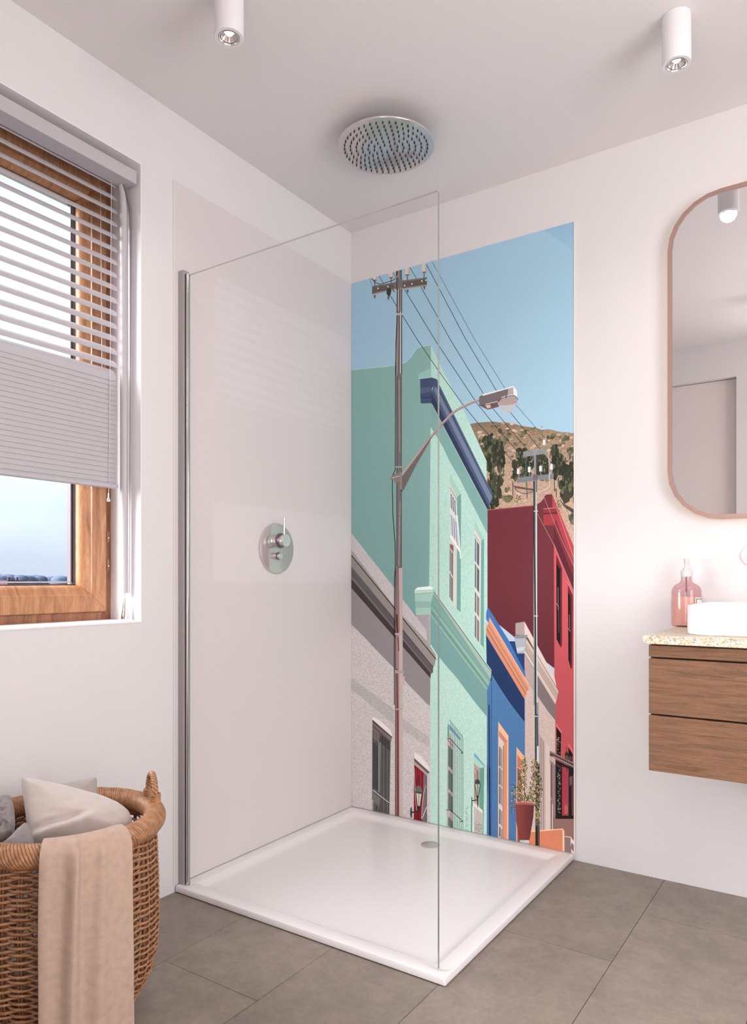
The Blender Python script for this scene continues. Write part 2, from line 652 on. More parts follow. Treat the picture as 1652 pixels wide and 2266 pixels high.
# white lining of the window opening: sides, head and sill
lt = 0.0022
r = MB()
r.box((-0.150, WY1 - lt, WZ0 + lt), (0.0006, WY1 - 0.0002, WZ1 - lt))
r.box((-0.150, WY0 + 0.0002, WZ0 + lt), (0.0006, WY0 + lt, WZ1 - lt))
r.box((-0.150, WY0 + 0.0002, WZ1 - lt), (0.0006, WY1 - 0.0002, WZ1 - 0.0002))
struct(r, 'trim_1', M['reveal'], smooth=0)
r = MB().box((-0.150, WY0 + 0.0002, WZ0 + 0.0002), (0.003, WY1 - 0.0002, WZ0 + lt + 0.004))
struct(r, 'trim_2', M['reveal'], smooth=0, bevel=(0.001, 2))


# ------------------------------------------------------------------ timber window
def ring(rect, prof, mats_wood, name, parent, labels=None):
    """four mitred members around rect (y0,z0,y1,z1); prof = closed outline of (inset, x)"""
    y0, z0, y1, z1 = rect
    g = 0.0005
    cs = [(y0, z0, 1, 1), (y1, z0, -1, 1), (y1, z1, -1, -1), (y0, z1, 1, -1)]
    out = []
    n = len(prof)
    for k in range(4):
        a, b = cs[k], cs[(k + 1) % 4]
        mb = MB()
        dy = (1 if b[0] > a[0] else -1) if a[1] == b[1] else 0
        dz = (1 if b[1] > a[1] else -1) if a[0] == b[0] else 0
        va = [(x, a[0] + a[2] * q + dy * g, a[1] + a[3] * q + dz * g) for q, x in prof]
        vb = [(x, b[0] + b[2] * q - dy * g, b[1] + b[3] * q - dz * g) for q, x in prof]
        fs = [tuple(range(n)), tuple(range(2 * n - 1, n - 1, -1))]
        for i in range(n):
            j = (i + 1) % n
            fs.append((i, j, n + j, n + i))
        mb.add(va + vb, fs)
        out.append(part(mb, name, mats_wood[k % 2], parent, smooth=30))
    return out


win = tag(bpy.data.objects.new('window_1', None), kind='structure')
COL.objects.link(win)
win.location = (-0.17, (WY0 + WY1) / 2, WZ0)
i1 = lt + 0.0002
OR = (WY0 + i1, WZ0 + i1, WY1 - i1, WZ1 - i1)
ring(OR, [(0, -0.235), (0, -0.149), (0.028, -0.147), (0.030, -0.149), (0.030, -0.235)], (M['frame_wood'], M['frame_wood']), 'frame', win)
SR = (OR[0] + 0.026, OR[1] + 0.030, OR[2] - 0.026, OR[3] - 0.030)
sprof = [(0.004, -0.215), (0.0, -0.150), (0.0, -0.136), (0.003, -0.132), (0.050, -0.132), (0.0535, -0.1335), (0.055, -0.138),
         (0.058, -0.1405), (0.070, -0.1465), (0.078, -0.154), (0.083, -0.163), (0.084, -0.172), (0.084, -0.215)]
ring(SR, sprof, (M['rail_wood'], M['sash_wood']), 'sash', win)
GR = (SR[0] + 0.084, SR[1] + 0.084, SR[2] - 0.084, SR[3] - 0.084)
ring((GR[0] + 0.0004, GR[1] + 0.0004, GR[2] - 0.0004, GR[3] - 0.0004), [(0, -0.200), (0, -0.177), (0.002, -0.176), (0.0035, -0.178), (0.0035, -0.200)], (M['gasket'], M['gasket']), 'gasket', win)
ring((GR[0] + 0.008, GR[1] + 0.008, GR[2] - 0.008, GR[3] - 0.008), [(0, -0.199), (0, -0.181), (0.0045, -0.181), (0.0045, -0.199)], (M['chrome_soft'], M['gasket']), 'spacer', win)
g = MB().box((-0.188, GR[0] + 0.002, GR[1] + 0.002), (-0.184, GR[2] - 0.002, GR[3] - 0.002))
part(g, 'glass_pane', M['pane'], win, smooth=0)
for z in (1.075, 1.165):
    hg = MB().box((-0.1475, SR[2] + 0.002, z - 0.018), (-0.135, SR[2] + 0.011, z + 0.018))
    hp = part(hg, 'hinge', M['frame_wood'], win, bevel=(0.001, 2))
    pn = MB().lathe([(0.0024, -0.001), (0.0024, 0.002)], 12, (-0.134, SR[2] + 0.0065, z - 0.004), 'x')
    part(pn, 'hinge_pin', M['chrome'], hp)

# ------------------------------------------------------------------ venetian blind
BY0, BY1 = WY0 + 0.03, -1.166
bl = thing('venetian_blind', (-0.07, -1.7, 1.3), 'white venetian blind with tilted slats hanging half lowered in the window opening', 'blind')
hb = MB().box((-0.066, WY0 + 0.012, 2.262), (-0.004, -1.144, 2.303))
part(hb, 'headrail', M['blind'], bl, bevel=(0.0025, 3))
SXC = -0.085


def slat(mb, z, tilt, wd=0.050):
    ca, sa = math.cos(tilt), math.sin(tilt)
    n = 8
    sec = []
    for i in range(n + 1):
        t = (i / n - 0.5)
        crown = 0.006 * (1 - (2 * t) ** 2)
        a, b = t * wd, crown
        sec.append((SXC + a * ca + b * sa, z - a * sa + b * ca))
    low = [(x - 0.0009 * sa, zz - 0.0009 * ca) for x, zz in sec]
    poly = sec + low[::-1]
    m = len(poly)
    # rounded corners at the ends: the section's tips are drawn in a little
    inset = [0.005 * max(0, (abs(i / n - 0.5) * 2) ** 3) for i in range(n + 1)]
    inset = inset + inset[::-1]
    va = [(x, BY0 + q, zz) for (x, zz), q in zip(poly, inset)]
    vb = [(x, BY1 - q, zz) for (x, zz), q in zip(poly, inset)]
    fs = [tuple(range(m)), tuple(range(2 * m - 1, m - 1, -1))]
    for i in range(m):
        j = (i + 1) % m
        fs.append((i, j, m + j, m + i))
    mb.add(va + vb, fs)


so = MB()
ZT = 2.272
for i in range(15):
    slat(so, ZT - 0.0403 * i, math.radians(40))
zt = ZT - 0.0403 * 15 + 0.004
for i in range(23):
    slat(so, zt - 0.0152 * i, math.radians(62), 0.046)
part(so, 'slats', M['blind'], bl)
zb = zt - 0.0152 * 23
br = MB().box((SXC - 0.008, BY0, zb - 0.008), (SXC + 0.020, BY1, zb + 0.004))
part(br, 'bottom_rail', M['blind'], bl, bevel=(0.003, 2))
for y in (-1.197, -1.62, -2.05):
    cd = MB()
    for dx in (-0.028, 0.026):
        cd.tube([(SXC + dx, y, 2.264), (SXC + dx * 0.75, y, 1.66), (SXC + dx * 0.5, y, zb)], 0.0009, 6)
    c = part(cd, 'ladder_cord', M['cord'], bl)
    if y > -1.3:
        ts = MB().tube([(SXC + 0.012, y, zb), (SXC + 0.012, y, zb - 0.030)], 0.0012, 6)
        ts.lathe([(0.0018, 0), (0.0024, -0.012), (0.0052, -0.020), (0.0052, -0.024), (0.003, -0.026)], 16, (SXC + 0.012, y, zb - 0.026))
        part(ts, 'cord_tassel', M['chrome_soft'], c)
wd = MB().tube([(-0.052, -1.163, 2.262), (-0.050, -1.160, 2.22), (-0.050, -1.158, 2.16), (-0.050, -1.157, 1.6), (-0.050, -1.157, 0.985)], 0.0125, 20)
part(wd, 'tilt_wand', M['blind'], bl)
wc = MB().tube([(-0.040, -1.166, 2.262), (-0.034, -1.158, 2.235), (-0.030, -1.150, 2.19), (-0.029, -1.1485, 2.13), (-0.029, -1.149, 2.05), (-0.030, -1.150, 1.6), (-0.032, -1.152, 0.985)], [0.0042] * 4 + [0.0030] * 1 + [0.0013] * 2, 10)
pc = part(wc, 'pull_cord', M['grey_tube'], bl)
wt = MB()
wt.lathe([(0.003, 0.09), (0.0035, 0.07), (0.0115, 0.012), (0.0125, 0.008), (0.0125, 0.0), (0.010, -0.001)], 24, (-0.046, -1.156, 0.9035))
part(wt, 'cord_weight', M['chrome'], pc)

# ------------------------------------------------------------------ shower tray
tr = thing('shower_tray', (0.5, -0.5, 0), 'square flat white shower tray on the floor in the room corner', 'shower tray')
TH, TX = 0.0245, 1.004
t = MB()


def frame_rings(specs):
    """stack of square rings: (inset, z, corner radius)"""
    vs, fs = [], []
    n = 0
    for ins, z, r in specs:
        pts = rounded(0.004 + ins, -1.0 + ins, TX - ins, -0.0045 - ins, max(r, 0.0005), 5)
        n = len(pts)
        vs += [(x, y, z) for x, y in pts]
    for k in range(len(specs) - 1):
        for i in range(n):
            j = (i + 1) % n
            fs.append((k * n + i, k * n + j, (k + 1) * n + j, (k + 1) * n + i))
    fs.append(tuple((len(specs) - 1) * n + i for i in range(n)))
    fs.append(tuple(range(n - 1, -1, -1)))
    return vs, fs


vs, fs = frame_rings([(0.004, 0.0022, 0.004), (0.0005, 0.004, 0.004), (0.0, 0.0065, 0.004), (0.0, TH - 0.006, 0.005), (0.0012, TH - 0.0022, 0.006), (0.0035, TH - 0.0006, 0.008), (0.007, TH, 0.012),
                      (0.044, TH, 0.012), (0.047, TH - 0.0012, 0.012), (0.066, TH - 0.0125, 0.012), (0.072, TH - 0.0145, 0.014), (0.09, TH - 0.0150, 0.03), (0.2, TH - 0.0154, 0.05)])
t.add(vs, fs)
part(t, 'tray_body', M['tray'], tr, smooth=32)
ft = MB()
ft.box((0.012, -0.992, 0.0), (TX - 0.008, -0.012, 0.0021))
part(ft, 'sealing_strip', M['dark_rubber'], tr, smooth=0)
dz = TH - 0.0153
dr = MB().lathe([(0.0365, dz), (0.0365, dz + 0.0012), (0.0345, dz + 0.0022), (0.0001, dz + 0.0026)], 48, (0.503, -0.182, 0))
part(dr, 'drain_cover', simple('drain_cover', (196, 190, 188), 0.25, metal=0.3), tr)

# ------------------------------------------------------------------ wall panels
PZ1, PZ0 = 2.338, TH + 0.0006
pl = thing('shower_wall_panel', (0.002, -0.5, PZ0), 'plain pale beige wall panel behind the shower mixer on the left wall', 'wall panel')
b = MB().box((0.0006, -1.0015, PZ0), (0.0036, -0.0046, PZ1))
part(b, 'panel', M['panel'], pl, smooth=0)
e = MB().box((0.0004, -1.0050, PZ0), (0.0042, -1.0017, PZ1 + 0.0006))
part(e, 'edge_trim', M['trim_light'], pl, smooth=0)

MURAL = r'''
154 192 214 0 1 163 200 218 -13.3 2658.9 1021.5 2366.5 1021.5 1559.2 -13.3 1675.5
140 180 206 0 1 156 193 214 848.9 2381.1 1008.2 2343.9 1008.2 2221.6
140 122 98 0.8 1 176 152 130 565 1643 594.9 1648.5 624.4 1648.5 682.4 1645 710.9 1638 739.1 1634.6 767 1627.7 794.6 1615.8 848.9 1602.5 884.4 1589.9 910.7 1588.5 954 1573.5 984.6 1568.4 1009.8 1558.9 1009.8 1444.9 565 1466
178 153 132 0.8 1 204 175 158 565 1511.2 701.5 1524.8 812.8 1505.3 1009.8 1453.2 1009.8 999 565 996.5
@DABS 596.8 1635.7 767 1518.4 70
@DABS 767 1601.7 884.4 1506.8 50
@DABS 877.4 1565.2 1001.5 1495.3 40
@DABS 701.5 1524.8 1001.5 1288.5 60
@BUSH 893.2 1577 933.3 1549
@BUSH 954 1563.5 991.4 1536.1
@BUSH 791 1602.4 823.7 1574.6
@BUSH 697.7 1616.7 724.1 1596.1
@BUSH 971 1518.3 1009.8 1484.6
@BUSH 735.4 1600.1 761.5 1574.5
@BUSH 979.5 1281.4 1009.8 1230.2
@BUSH 729.8 1389.1 754.1 1363
@BUSH 686.2 1357 776.3 1323.4
@BUSH 720.4 1584.3 754.1 1545.8
@TREE 620.5 1600.7 674.7 1456.8
@TREE 647.7 1604.8 701.5 1445.7
@TREE 678.6 1583.6 733.5 1451.8
@TREE 697.7 1551.6 735.4 1434.2
@TREE 655.5 1476.1 697.7 1299.9
@TREE 674.7 1456.8 724.1 1303.8
@TREE 659.4 1387.1 709 1299.3
@TREE 776.3 1531.3 823.7 1461.3
@TREE 757.8 1498.4 805.6 1400.9
@TREE 794.6 1507 848.9 1394.2
@TREE 841.7 1514.4 905.5 1396.7
@TREE 877.4 1499 922.9 1398.8
@TREE 910.7 1529.5 954 1396.4
@TREE 933.3 1502 981.2 1347.7
@TREE 947.1 1467.2 1009.8 1309.5
@TREE 981.2 1489 1009.8 1362.3
70 62 52 0 0 763.7 1404.5 764.6 1351.4 767.6 1351.3 766.7 1404.3
70 62 52 0 0 820.5 1400.2 821.4 1337.5 824.3 1337.3 823.3 1400
70 62 52 0 0 928.4 1398.7 929.3 1354.2 932.1 1354 931.2 1398.5
70 62 52 0 0 935.4 1368 936.2 1333.6 939 1333.5 938.1 1367.8
70 62 52 0 0 952.6 1324.9 953.5 1312.4 956.2 1312.4 955.3 1324.9
70 62 52 0 0 1000.1 1330.3 1001 1309.6 1003.7 1309.5 1002.8 1330.2
110 92 82 0.6 0 761.5 1390.3 848.9 1370.3 848.9 1363.5 776.3 1378.9
92 80 74 0.6 0 954 1316.2 1009.8 1279.8 1009.8 1263.2 967.6 1295.3
@LEAF 772.6 1351.4 801.9 1308.1 60
@LEAF 936.8 1320.6 955.7 1279.3 50
124 58 66 0.12 1 112 52 60 655.5 1300.4 847.1 1307.2 861.4 1311.5 875.6 1318.3 886.2 1328.7 895 1343.4 900.2 1346.4 921.2 1345.1 1009.8 1132.8 1009.8 701.7 931.6 696.4 794.6 790.6 655.5 890.5
186 110 108 0 0 659 1299.7 847.7 1306.7 847.4 1309.5 658.7 1302.5
188 78 85 0.1 0 921.2 1345.1 1009.8 1132.8 1009.8 1091.5 940.2 1286.8 922.9 1296.2
150 64 71 0 0 887.9 1293 937.6 1295.3 940.2 1273.4 887.9 1272.7
208 118 118 0 0 887.6 1291.5 939.1 1293.5 938.8 1296.5 887.3 1294.5
92 40 48 0 0 887.9 1276.9 940.2 1276.8 940.2 1271.7 887.9 1272.7
172 67 75 0 0 887.9 1272.7 940.2 1272.6 933.3 1250.3 928.1 1228.7 887.9 1232.1
176 72 79 0.1 0 940.2 1293.5 1009.8 1093.1 1009.8 1015.5 929.8 1228.6 933.3 1250.3 940.2 1271.7
136 56 64 0 0 935 1253.6 1009.8 1051.8 1009.8 1005.6 928.1 1220.3
104 46 54 0 0 928.1 1223.6 1009.8 1015.5 1009.8 969.3 928.1 1161.5
222 140 138 0 0 937.4 1293.6 1009 1087.6 1010.9 1088.2 939.4 1294.2
203 90 97 0.12 1 196 92 96 928.1 1163.2 941.9 1129.3 972.7 1052 1009.8 969.3 1009.8 354.9 931.6 343.8 929.8 704.6
118 46 54 0 0 936.8 1122.7 959.1 1068.8 959.1 785 954 776.4 938.5 807.5
36 30 34 0 0 937.6 1089.1 947.1 1070.6 952.2 1068.9 952.2 781.3 938.5 807.5
150 120 122 0 0 942.6 998.9 943.5 914.6 945.5 914.6 944.7 998.9
170 150 150 0 0 937.4 939.7 944.6 925.9 946.4 926.8 939.3 940.6
120 100 100 0 0 945.4 931.9 946.2 831 948 831.1 947.1 931.9
224 120 122 0 0 978.7 1025.4 1002.3 972.5 998.1 970.8 981.2 1008.8
120 46 54 0 0 980.7 1012.1 999.8 970.8 997.3 704.1 991.4 700.4 982.9 733.1
36 30 34 0 0 981.2 982.2 989.7 969 991.4 965.7 991.4 710.4 982.9 734.7
150 120 122 0 0 985.3 899.5 986.1 849.1 988.2 849.3 987.3 899.6
170 150 150 0 0 981.9 849.1 988.9 837.2 990.7 838.3 983.6 850.1
206 187 180 0.3 1 208 190 180 809.2 756.9 933.3 568.9 933.3 92.3 809.2 68.3
186 168 163 0.2 0 809.2 748.3 848.9 690.7 848.9 605.3 809.2 653.6
138 124 125 0.15 0 857.8 674.3 935 559 935 503.7 909 531.2 866.7 586.5 857.8 606.1
172 159 157 0.1 0 776.3 860.8 812.8 867.8 812.8 817.3 776.3 815.7
217 202 194 0.15 0 812.8 867.8 931.6 662.8 940.2 619.9 825.5 809.2 812.8 817.3
205 190 180 0.1 0 820.1 803.8 945.4 616.9 943.6 601.7 812.8 767.4
186 168 158 0 0 816.5 791.6 943.6 608.4 938.5 577.8 812.8 757.1
212 196 186 0.1 0 812.8 767.4 939.3 587.9 933.3 562.2 811 746.6
130 112 108 0 0 822.6 803.7 944.6 616.1 946.4 617.3 824.5 804.8
150 132 126 0 0 813.4 761.9 937.7 581.8 939.7 583.3 815.5 763.3
128 112 108 0 0 811 746.4 932.7 561.5 934.2 562.5 812.6 747.4
146 146 148 0.6 0 773.7 813.9 825.2 818.6 823.7 805.7 773.7 801.7
172 180 190 0.1 0 773.7 801.7 818.3 805.5 814.7 767.5 809.2 746.5 781.8 745 774.4 760.2
196 204 210 0 0 774.4 765.4 814.7 772.6 809.2 756.9 781.8 751.9
180 162 154 0.1 0 869.4 452.4 893.2 419.6 895 84.9 870.3 80.1
206 190 182 0 0 873 437.7 873.9 84 875.5 84.3 874.6 437.9
140 122 116 0 0 877.3 432.3 878.2 84.8 879.7 85.1 878.9 432.5
206 190 182 0 0 881.5 426.9 882.4 85.6 884 86 883.1 427.1
140 122 116 0 0 885.7 421.5 886.6 86.5 888.2 86.8 887.3 421.7
206 190 182 0 0 890 416.1 890.8 87.3 892.4 87.6 891.5 416.3
206 190 182 0 0 868.1 450.1 893.2 416.9 895.4 418.6 870.3 451.8
214 198 188 0.1 0 894.1 423.1 912.5 400.1 912.5 88.3 895.9 85.1
152 132 128 0 0 911.6 378.1 935 351 935 92.7 911.6 88.1
196 178 170 0 0 911.6 378.1 935 351 933.3 337.3 917.7 353.6 914.2 341.4
118 100 98 0 0 916 341.6 921.2 339 921.2 216.2 916 215.3
224 212 204 0 0 911.8 341.4 912.6 91.3 915.1 91.8 914.2 341.7
224 212 204 0 0 920.7 191.2 920.7 92.8 923.4 93.4 923.4 191.7
96 80 78 0 0 917.3 207.4 917.7 92.4 919.8 92.8 919.4 207.8
152 116 106 0.15 0 926.4 144.8 1009.8 160 1009.8 -0.2 926.4 40.6
226 120 122 0 0 935 498.6 957.4 466 955.7 457.5 936.8 482.1
38 32 34 0 0 937.6 482.2 955.7 459.1 954 373.7 938.5 381.7
@GRILL 938.5 447 952.2 383.5
222 112 114 0 0 982.9 429.1 1003.1 396.9 999.8 389.8 982.9 414.2
38 32 34 0 0 982.9 412.5 998.9 388.1 998.1 356.5 982.9 364.3
@GRILL 983.8 381.1 996.4 362.9
96 72 72 0 0 912.5 390 1009.8 354.9 1009.8 331.7 912.5 371.5
148 124 120 0 0 912.5 390 1009.8 356.5 1009.8 350.7 912.5 383.2
170 146 140 0 0 922.9 372.9 1009.8 343.3 1009.8 338.3 922.9 367.8
46 36 37 0 0 934.2 359.3 1009.8 333.4 1009.8 153.4 934.2 139.5
172 70 80 0.1 0 959.1 341 983.8 332.9 983.8 160.2 959.1 155.7
172 70 80 0 0 1001.5 317.3 1009.8 315.2 1009.8 164.9 1001.5 163.4
120 96 96 0 0 986.3 301.7 998.1 310.1 999.8 163.1 996.4 162.5 995.6 278.3 988 268.8
96 70 72 0 0 936.8 344.5 954 336.9 957.4 330.8 940.2 335
@GRILL 941.9 328.5 954 163.2
198 100 106 0 0 967.6 190.6 974.4 203.4 981.2 191.3 979.5 166.1 969.3 164.2
60 48 48 0 0 969.3 385.8 976.1 396.7 982.9 387.6 981.2 364.1 971 366
60 48 48 0 0 975 413.5 975 392.9 977.2 393.2 977.2 413.8
112 92 90 0 0 971.9 379.5 981.2 380.7 980.4 365.6 972.7 366.3
50 40 42 0 0 960 336.3 978 335.3 978.7 338.7 960.6 339.6
50 40 42 0 0 975.8 340.4 976.1 323.1 978.5 323.5 978.2 340.8
88 136 186 0.2 1 84 128 176 651.6 819.3 814.7 585.2 814.7 -42.4 651.6 -68.7
74 124 186 0.1 0 653.6 931.3 812.8 701.2 816.5 654.1 653.6 872.7
44 74 130 0.1 0 750.3 790.2 773.7 791.3 783.6 745.1 812.8 746.7 812.8 677.9
46 70 116 0.15 0 651.6 812.2 812.8 574.7 812.8 487 781.8 520 750.3 556.9 710.9 609.3 678.6 656.1 678.6 629.6 651.6 641.7
226 160 130 0.1 0 667.1 880.2 830.9 629.5 830 610.6 823.7 603.2 813.8 571.4 649.7 821 653.6 847.8 665.1 848.2
208 142 114 0 0 665.1 858.9 827.3 613.8 821.9 601.3 659.4 846.3
190 126 102 0 0 657.4 840.9 820.1 596 818.3 587.3 654.5 830.1
220 148 116 0 0 652.6 831.8 816.5 585.4 813.8 571.4 649.7 819.3
240 190 160 0 0 666.5 876.3 829 628.3 831.5 629.9 669.1 877.8
66 102 150 0 0 675.1 635.1 673.2 -29.1 676.3 -28.5 678.2 635.3
40 58 98 0 0 663.6 537 664.6 252.3 669.6 253.1 668.6 537.5
40 58 98 0 0 664.6 253.7 667.5 -57.1 672.4 -56 669.6 254.5
40 58 98 0 0 664.7 289.3 666.7 -57.5 673.2 -56.1 671.3 290.3
60 88 134 0 0 652.6 357.7 661.3 287.9 662.2 181.7 655.5 251.6
242 192 158 0.1 0 705.3 475.3 747.5 425.9 747.5 18.1 704.3 20
206 144 118 0 0 707.9 442.2 745.7 401.3 728.8 398.3 707.9 419.4
224 152 120 0 0 728.6 399.1 741.9 399 741 20.3 725.1 20.6
216 206 200 0 0 707.9 419.4 727.9 397.3 725.1 20.6 705.8 22
150 110 96 0 0 724.9 384.7 727.9 385 725.6 20.7 723.2 20.2
128 116 112 0 0 709 380.9 714.7 376.4 714.7 300.9 707.7 305.2
150 146 146 0 0 716.2 374.8 721.9 368.5 721.5 294.9 716.2 299.4
128 116 112 0 0 709 300.1 714.7 295.7 714.7 229 707.7 233.2
150 146 146 0 0 716.2 294.1 721.9 287.9 721.5 223.1 716.2 227.5
128 116 112 0 0 709 228.1 714.7 223.7 714.7 155.3 707.7 159.4
150 146 146 0 0 716.2 222.2 721.9 216.1 721.5 149.5 716.2 153.8
128 116 112 0 0 709 138.6 714.7 134.3 714.7 76.4 707.7 80.4
150 146 146 0 0 716.2 132.8 721.9 126.8 721.5 70.7 716.2 74.9
128 116 112 0 0 709 70.1 714.7 65.9 714.7 27.3 707.7 31.2
150 146 146 0 0 716.2 64.4 721.9 58.5 721.5 21.6 716.2 25.8
236 184 152 0.1 0 780.7 386.6 812.8 354.6 812.8 -34.2 779 -31
204 132 106 0 0 783.6 357.5 801.9 339.3 801.9 304.8 783.6 310.8
150 110 100 0 0 783.6 309.1 801.9 299.7 801.9 -36.5 783.6 -40.4
140 181 174 0.1 1 127 168 166 -13.3 1958.5 59.9 1951.6 177.9 1942.2 237.3 1939.2 268.8 1939.7 293.3 1947 311 1961.1 328.5 1982.6 343.8 1993.1 361.1 1995.7 406.2 1994.1 406.2 976.9 401.9 874.5 337.3 872.6 -13.3 792.5
176 212 202 0 0 -13.7 1957 178.5 1940.7 178.2 1943.6 -14.1 1960.1
176 212 202 0 0 177.6 1940.7 238 1937.7 237.6 1940.6 177.1 1943.7
176 212 202 0 0 237.2 1937.7 269.6 1938.2 268.9 1941.2 236.5 1940.6
176 212 202 0 0 269.2 1938.2 294.5 1945.8 292.9 1948.5 267.5 1941
176 212 202 0 0 294.2 1945.6 312.5 1960.2 310.1 1962.5 291.7 1947.9
176 212 202 0 0 312.1 1959.8 330.2 1982 327.4 1983.9 309.3 1961.8
176 212 202 0 0 329.3 1981.2 345.3 1992.2 343 1994.6 327 1983.6
176 212 202 0 0 343.9 1991.6 362.2 1994.3 361 1997.2 342.8 1994.5
176 212 202 0 0 360.9 1994.2 406.9 1992.7 406.4 1995.5 360.4 1997.1
148 200 186 0.1 0 346 1883.6 404 1898.6 404 1855.8 346 1862.9
180 219 207 0.3 0 406.2 1994.1 433.7 1934.5 548.9 1721 655.5 1493.9 656.5 1390.9 624.4 1461 433.7 1843.8 406.2 1855.4
180 219 207 0.3 0 406.2 1762.4 659.4 1305.5 659.4 917.2 651.6 886.8 657.4 642.2 404 880.1 397.6 976.9
131 176 171 0.1 0 406.2 1762.4 659.4 1305.5 658.4 1208.1 624.4 1271.8 588.9 1336.4 538.9 1431.9 496 1501.2 465 1562.9 431.6 1616.3 405.1 1656.4
76 92 124 0.15 0 354.6 1863.4 407.2 1860.9 433.7 1849.3 427.3 1826.2 410.4 1815.7 410.4 1754.4 361.1 1759.2 356.8 1765.4
90 107 138 0 0 355.7 1825.7 410.4 1821.3 404 1803.6 359 1798.9
58 74 106 0 0 356.8 1786.1 408.3 1780.7 408.3 1775.1 356.8 1782.3
190 205 215 0 0 354.4 1862.1 407.8 1859.5 407.5 1862.2 354 1864.8
88 104 136 0.1 0 433.7 1849.3 446.3 1823.4 682.4 1362.5 680.5 1343.2 672.8 1329.6 659.4 1300.2 408.3 1752.8 412.5 1809.8
58 72 102 0 0 408.3 1791.9 412.5 1802.4 667.1 1319.3 659.4 1300.2 408.3 1752.8
84 100 132 0 0 408.3 1799.3 414.7 1805.8 670.9 1326.1 665.1 1315.9
122 137 162 0 0 418.9 1808.9 431.6 1818.2 680.5 1350.3 670.9 1327.9
76 92 122 0 0 431.6 1847.8 442.1 1831.4 682.4 1362.5 681.4 1350.2 427.3 1826.2
96 118 150 0.5 0 432.4 1838.2 679.6 1360.2 681.7 1361 434.6 1838.9
186 206 190 0 0 409.3 1750.6 658.6 1299.6 660.3 1300.4 411.2 1751.2
166 209 192 0 0 494 1459.2 544.5 1372.6 540.9 1364.7 524.7 1360.2 493 1417.2
121 172 163 0 0 525.7 1360.2 544.5 1372.6 541.9 896.5 523.6 912.5
208 211 206 0 0 493 1420.9 526.7 1358.3 524.7 912.5 490.9 952.1
120 110 104 0 0 492.9 1400.5 524.9 1348.6 526.7 1349.4 494.7 1401.3
106 122 128 0 0 494.6 1382.3 522.6 1338.5 522.6 1283.9 494 1325.6
150 162 176 0 0 494 1300 526.7 1265.5 536.8 1163.4 498.1 1215.6
226 229 226 0 0 493.5 1380.9 498.6 1204.2 501.7 1204.1 496.5 1380.8
226 229 226 0 0 501.7 1367.6 509.3 1187.3 512.3 1187.4 504.7 1367.5
226 229 226 0 0 509.9 1354.2 519.9 1170.6 523 1170.7 512.9 1354.2
226 229 226 0 0 518 1340.9 530.5 1153.9 533.5 1154 521.1 1340.9
226 229 226 0 0 491.3 1303.3 528.7 1253.3 531.3 1254.9 494 1304.8
236 238 236 0 0 493.9 1201.9 539.1 1135.1 546 1138.7 501 1205.5
226 229 226 0 0 524 1288 539.5 1111.6 544.8 1111.9 529.3 1288.1
150 108 92 0 0 494 1173.6 510.4 1165.9 510.4 1138.5 494 1157.2
176 168 160 0 0 493 1157.2 509.4 1134.9 508.3 934.1 491.9 955.7
118 116 112 0 0 494 1149.8 507.3 1131.3 506.3 937.7 492.3 959.4
208 211 206 0 0 490.2 1061.6 506.8 1033.1 510.4 1034.8 493.9 1063.3
208 211 206 0 0 498.1 1146.4 497.5 950.1 499.5 950.1 500.2 1146.3
166 209 192 0 0 604.7 1263.7 645.2 1187.2 632.2 1180.5 604.7 1226.1
121 172 163 0 0 631.2 1182.3 645.2 1187.2 643.9 756.8 629.3 775.6
214 214 208 0 0 604.7 1229.7 632.2 1182.2 629.3 775.6 603.4 801.3
130 124 118 0 0 604.3 1204.4 628.6 1167.4 630.2 1168.3 606 1205.2
118 128 150 0 0 605.5 1193.8 611.8 1182.9 611.4 1093.4 604.7 1104.2
96 112 114 0 0 614.6 1179.2 624.4 1164.6 623.6 1078.9 614.2 1091.6
112 116 116 0 0 605.5 1093.5 611.8 1082.6 611.4 989.6 604.7 1000.3
96 112 114 0 0 614.6 1079 624.4 1064.6 623.6 975.4 614.2 987.8
112 116 116 0 0 605.5 982.3 611.8 971.7 611.4 892.9 604.7 903.5
140 136 128 0 0 614.6 968.1 624.4 953.9 623.6 878.9 614.2 891.2
112 116 116 0 0 605.5 889.2 611.8 878.6 611.4 792.7 604.7 803.1
140 136 128 0 0 614.6 875.1 624.4 861.1 623.6 778.9 614.2 791
180 219 207 0.3 0 646.8 1176 647.8 915.6 657.4 915.8 656.5 1175.8
184 223 209 0.3 1 190 226 213 397.6 771.8 657.4 597.8 656.5 3.4 397.6 -11.2
127 172 168 0.12 0 404 880.1 657.4 594.3 656.5 489.5 614.6 531.6 565 586.5 524.7 632.2 473.3 681.7 444.2 711.2 404 762.8
128 170 162 0.08 0 421 990.1 676.7 670.1 674.7 643.5 665.1 612.6 655.5 590.6 404 876.4 404 921.1
166 196 182 0 0 414.7 975.2 429.4 977.2 676.7 664.8 672.8 638
132 176 168 0 0 410.4 962.1 672.8 639.8 669 627.1 408.3 939.7
150 194 176 0 0 406.2 913.7 412.5 913.8 668 625.3 663.2 610.7
118 160 150 0 0 406.2 902.5 663.2 610.7 660.3 601.6 405.1 889.4
146 190 174 0 0 405.1 889.4 660.3 601.6 656.5 592.4 404 880.1
98 122 116 0 0 419.6 974.8 674.9 667.3 676.9 668.8 421.9 976.2
222 238 232 0 0 417.8 989.7 676 671.1 677.6 672.3 419.6 990.8
166 206 193 0.05 0 328.5 983.8 410.4 990 423.1 988.2 418.9 969.6 406.2 937.9 406.2 882 335.1 880.1 330.7 938.5
186 218 206 0 0 328.5 983.8 414.7 990 414.7 975.2 328.5 968.7
148 190 180 0 0 330.7 938.5 406.2 937.9 406.2 911.8 332.9 910.2
166 204 188 0 0 332.9 906.5 406.2 911.8 406.2 882 335.1 880.1
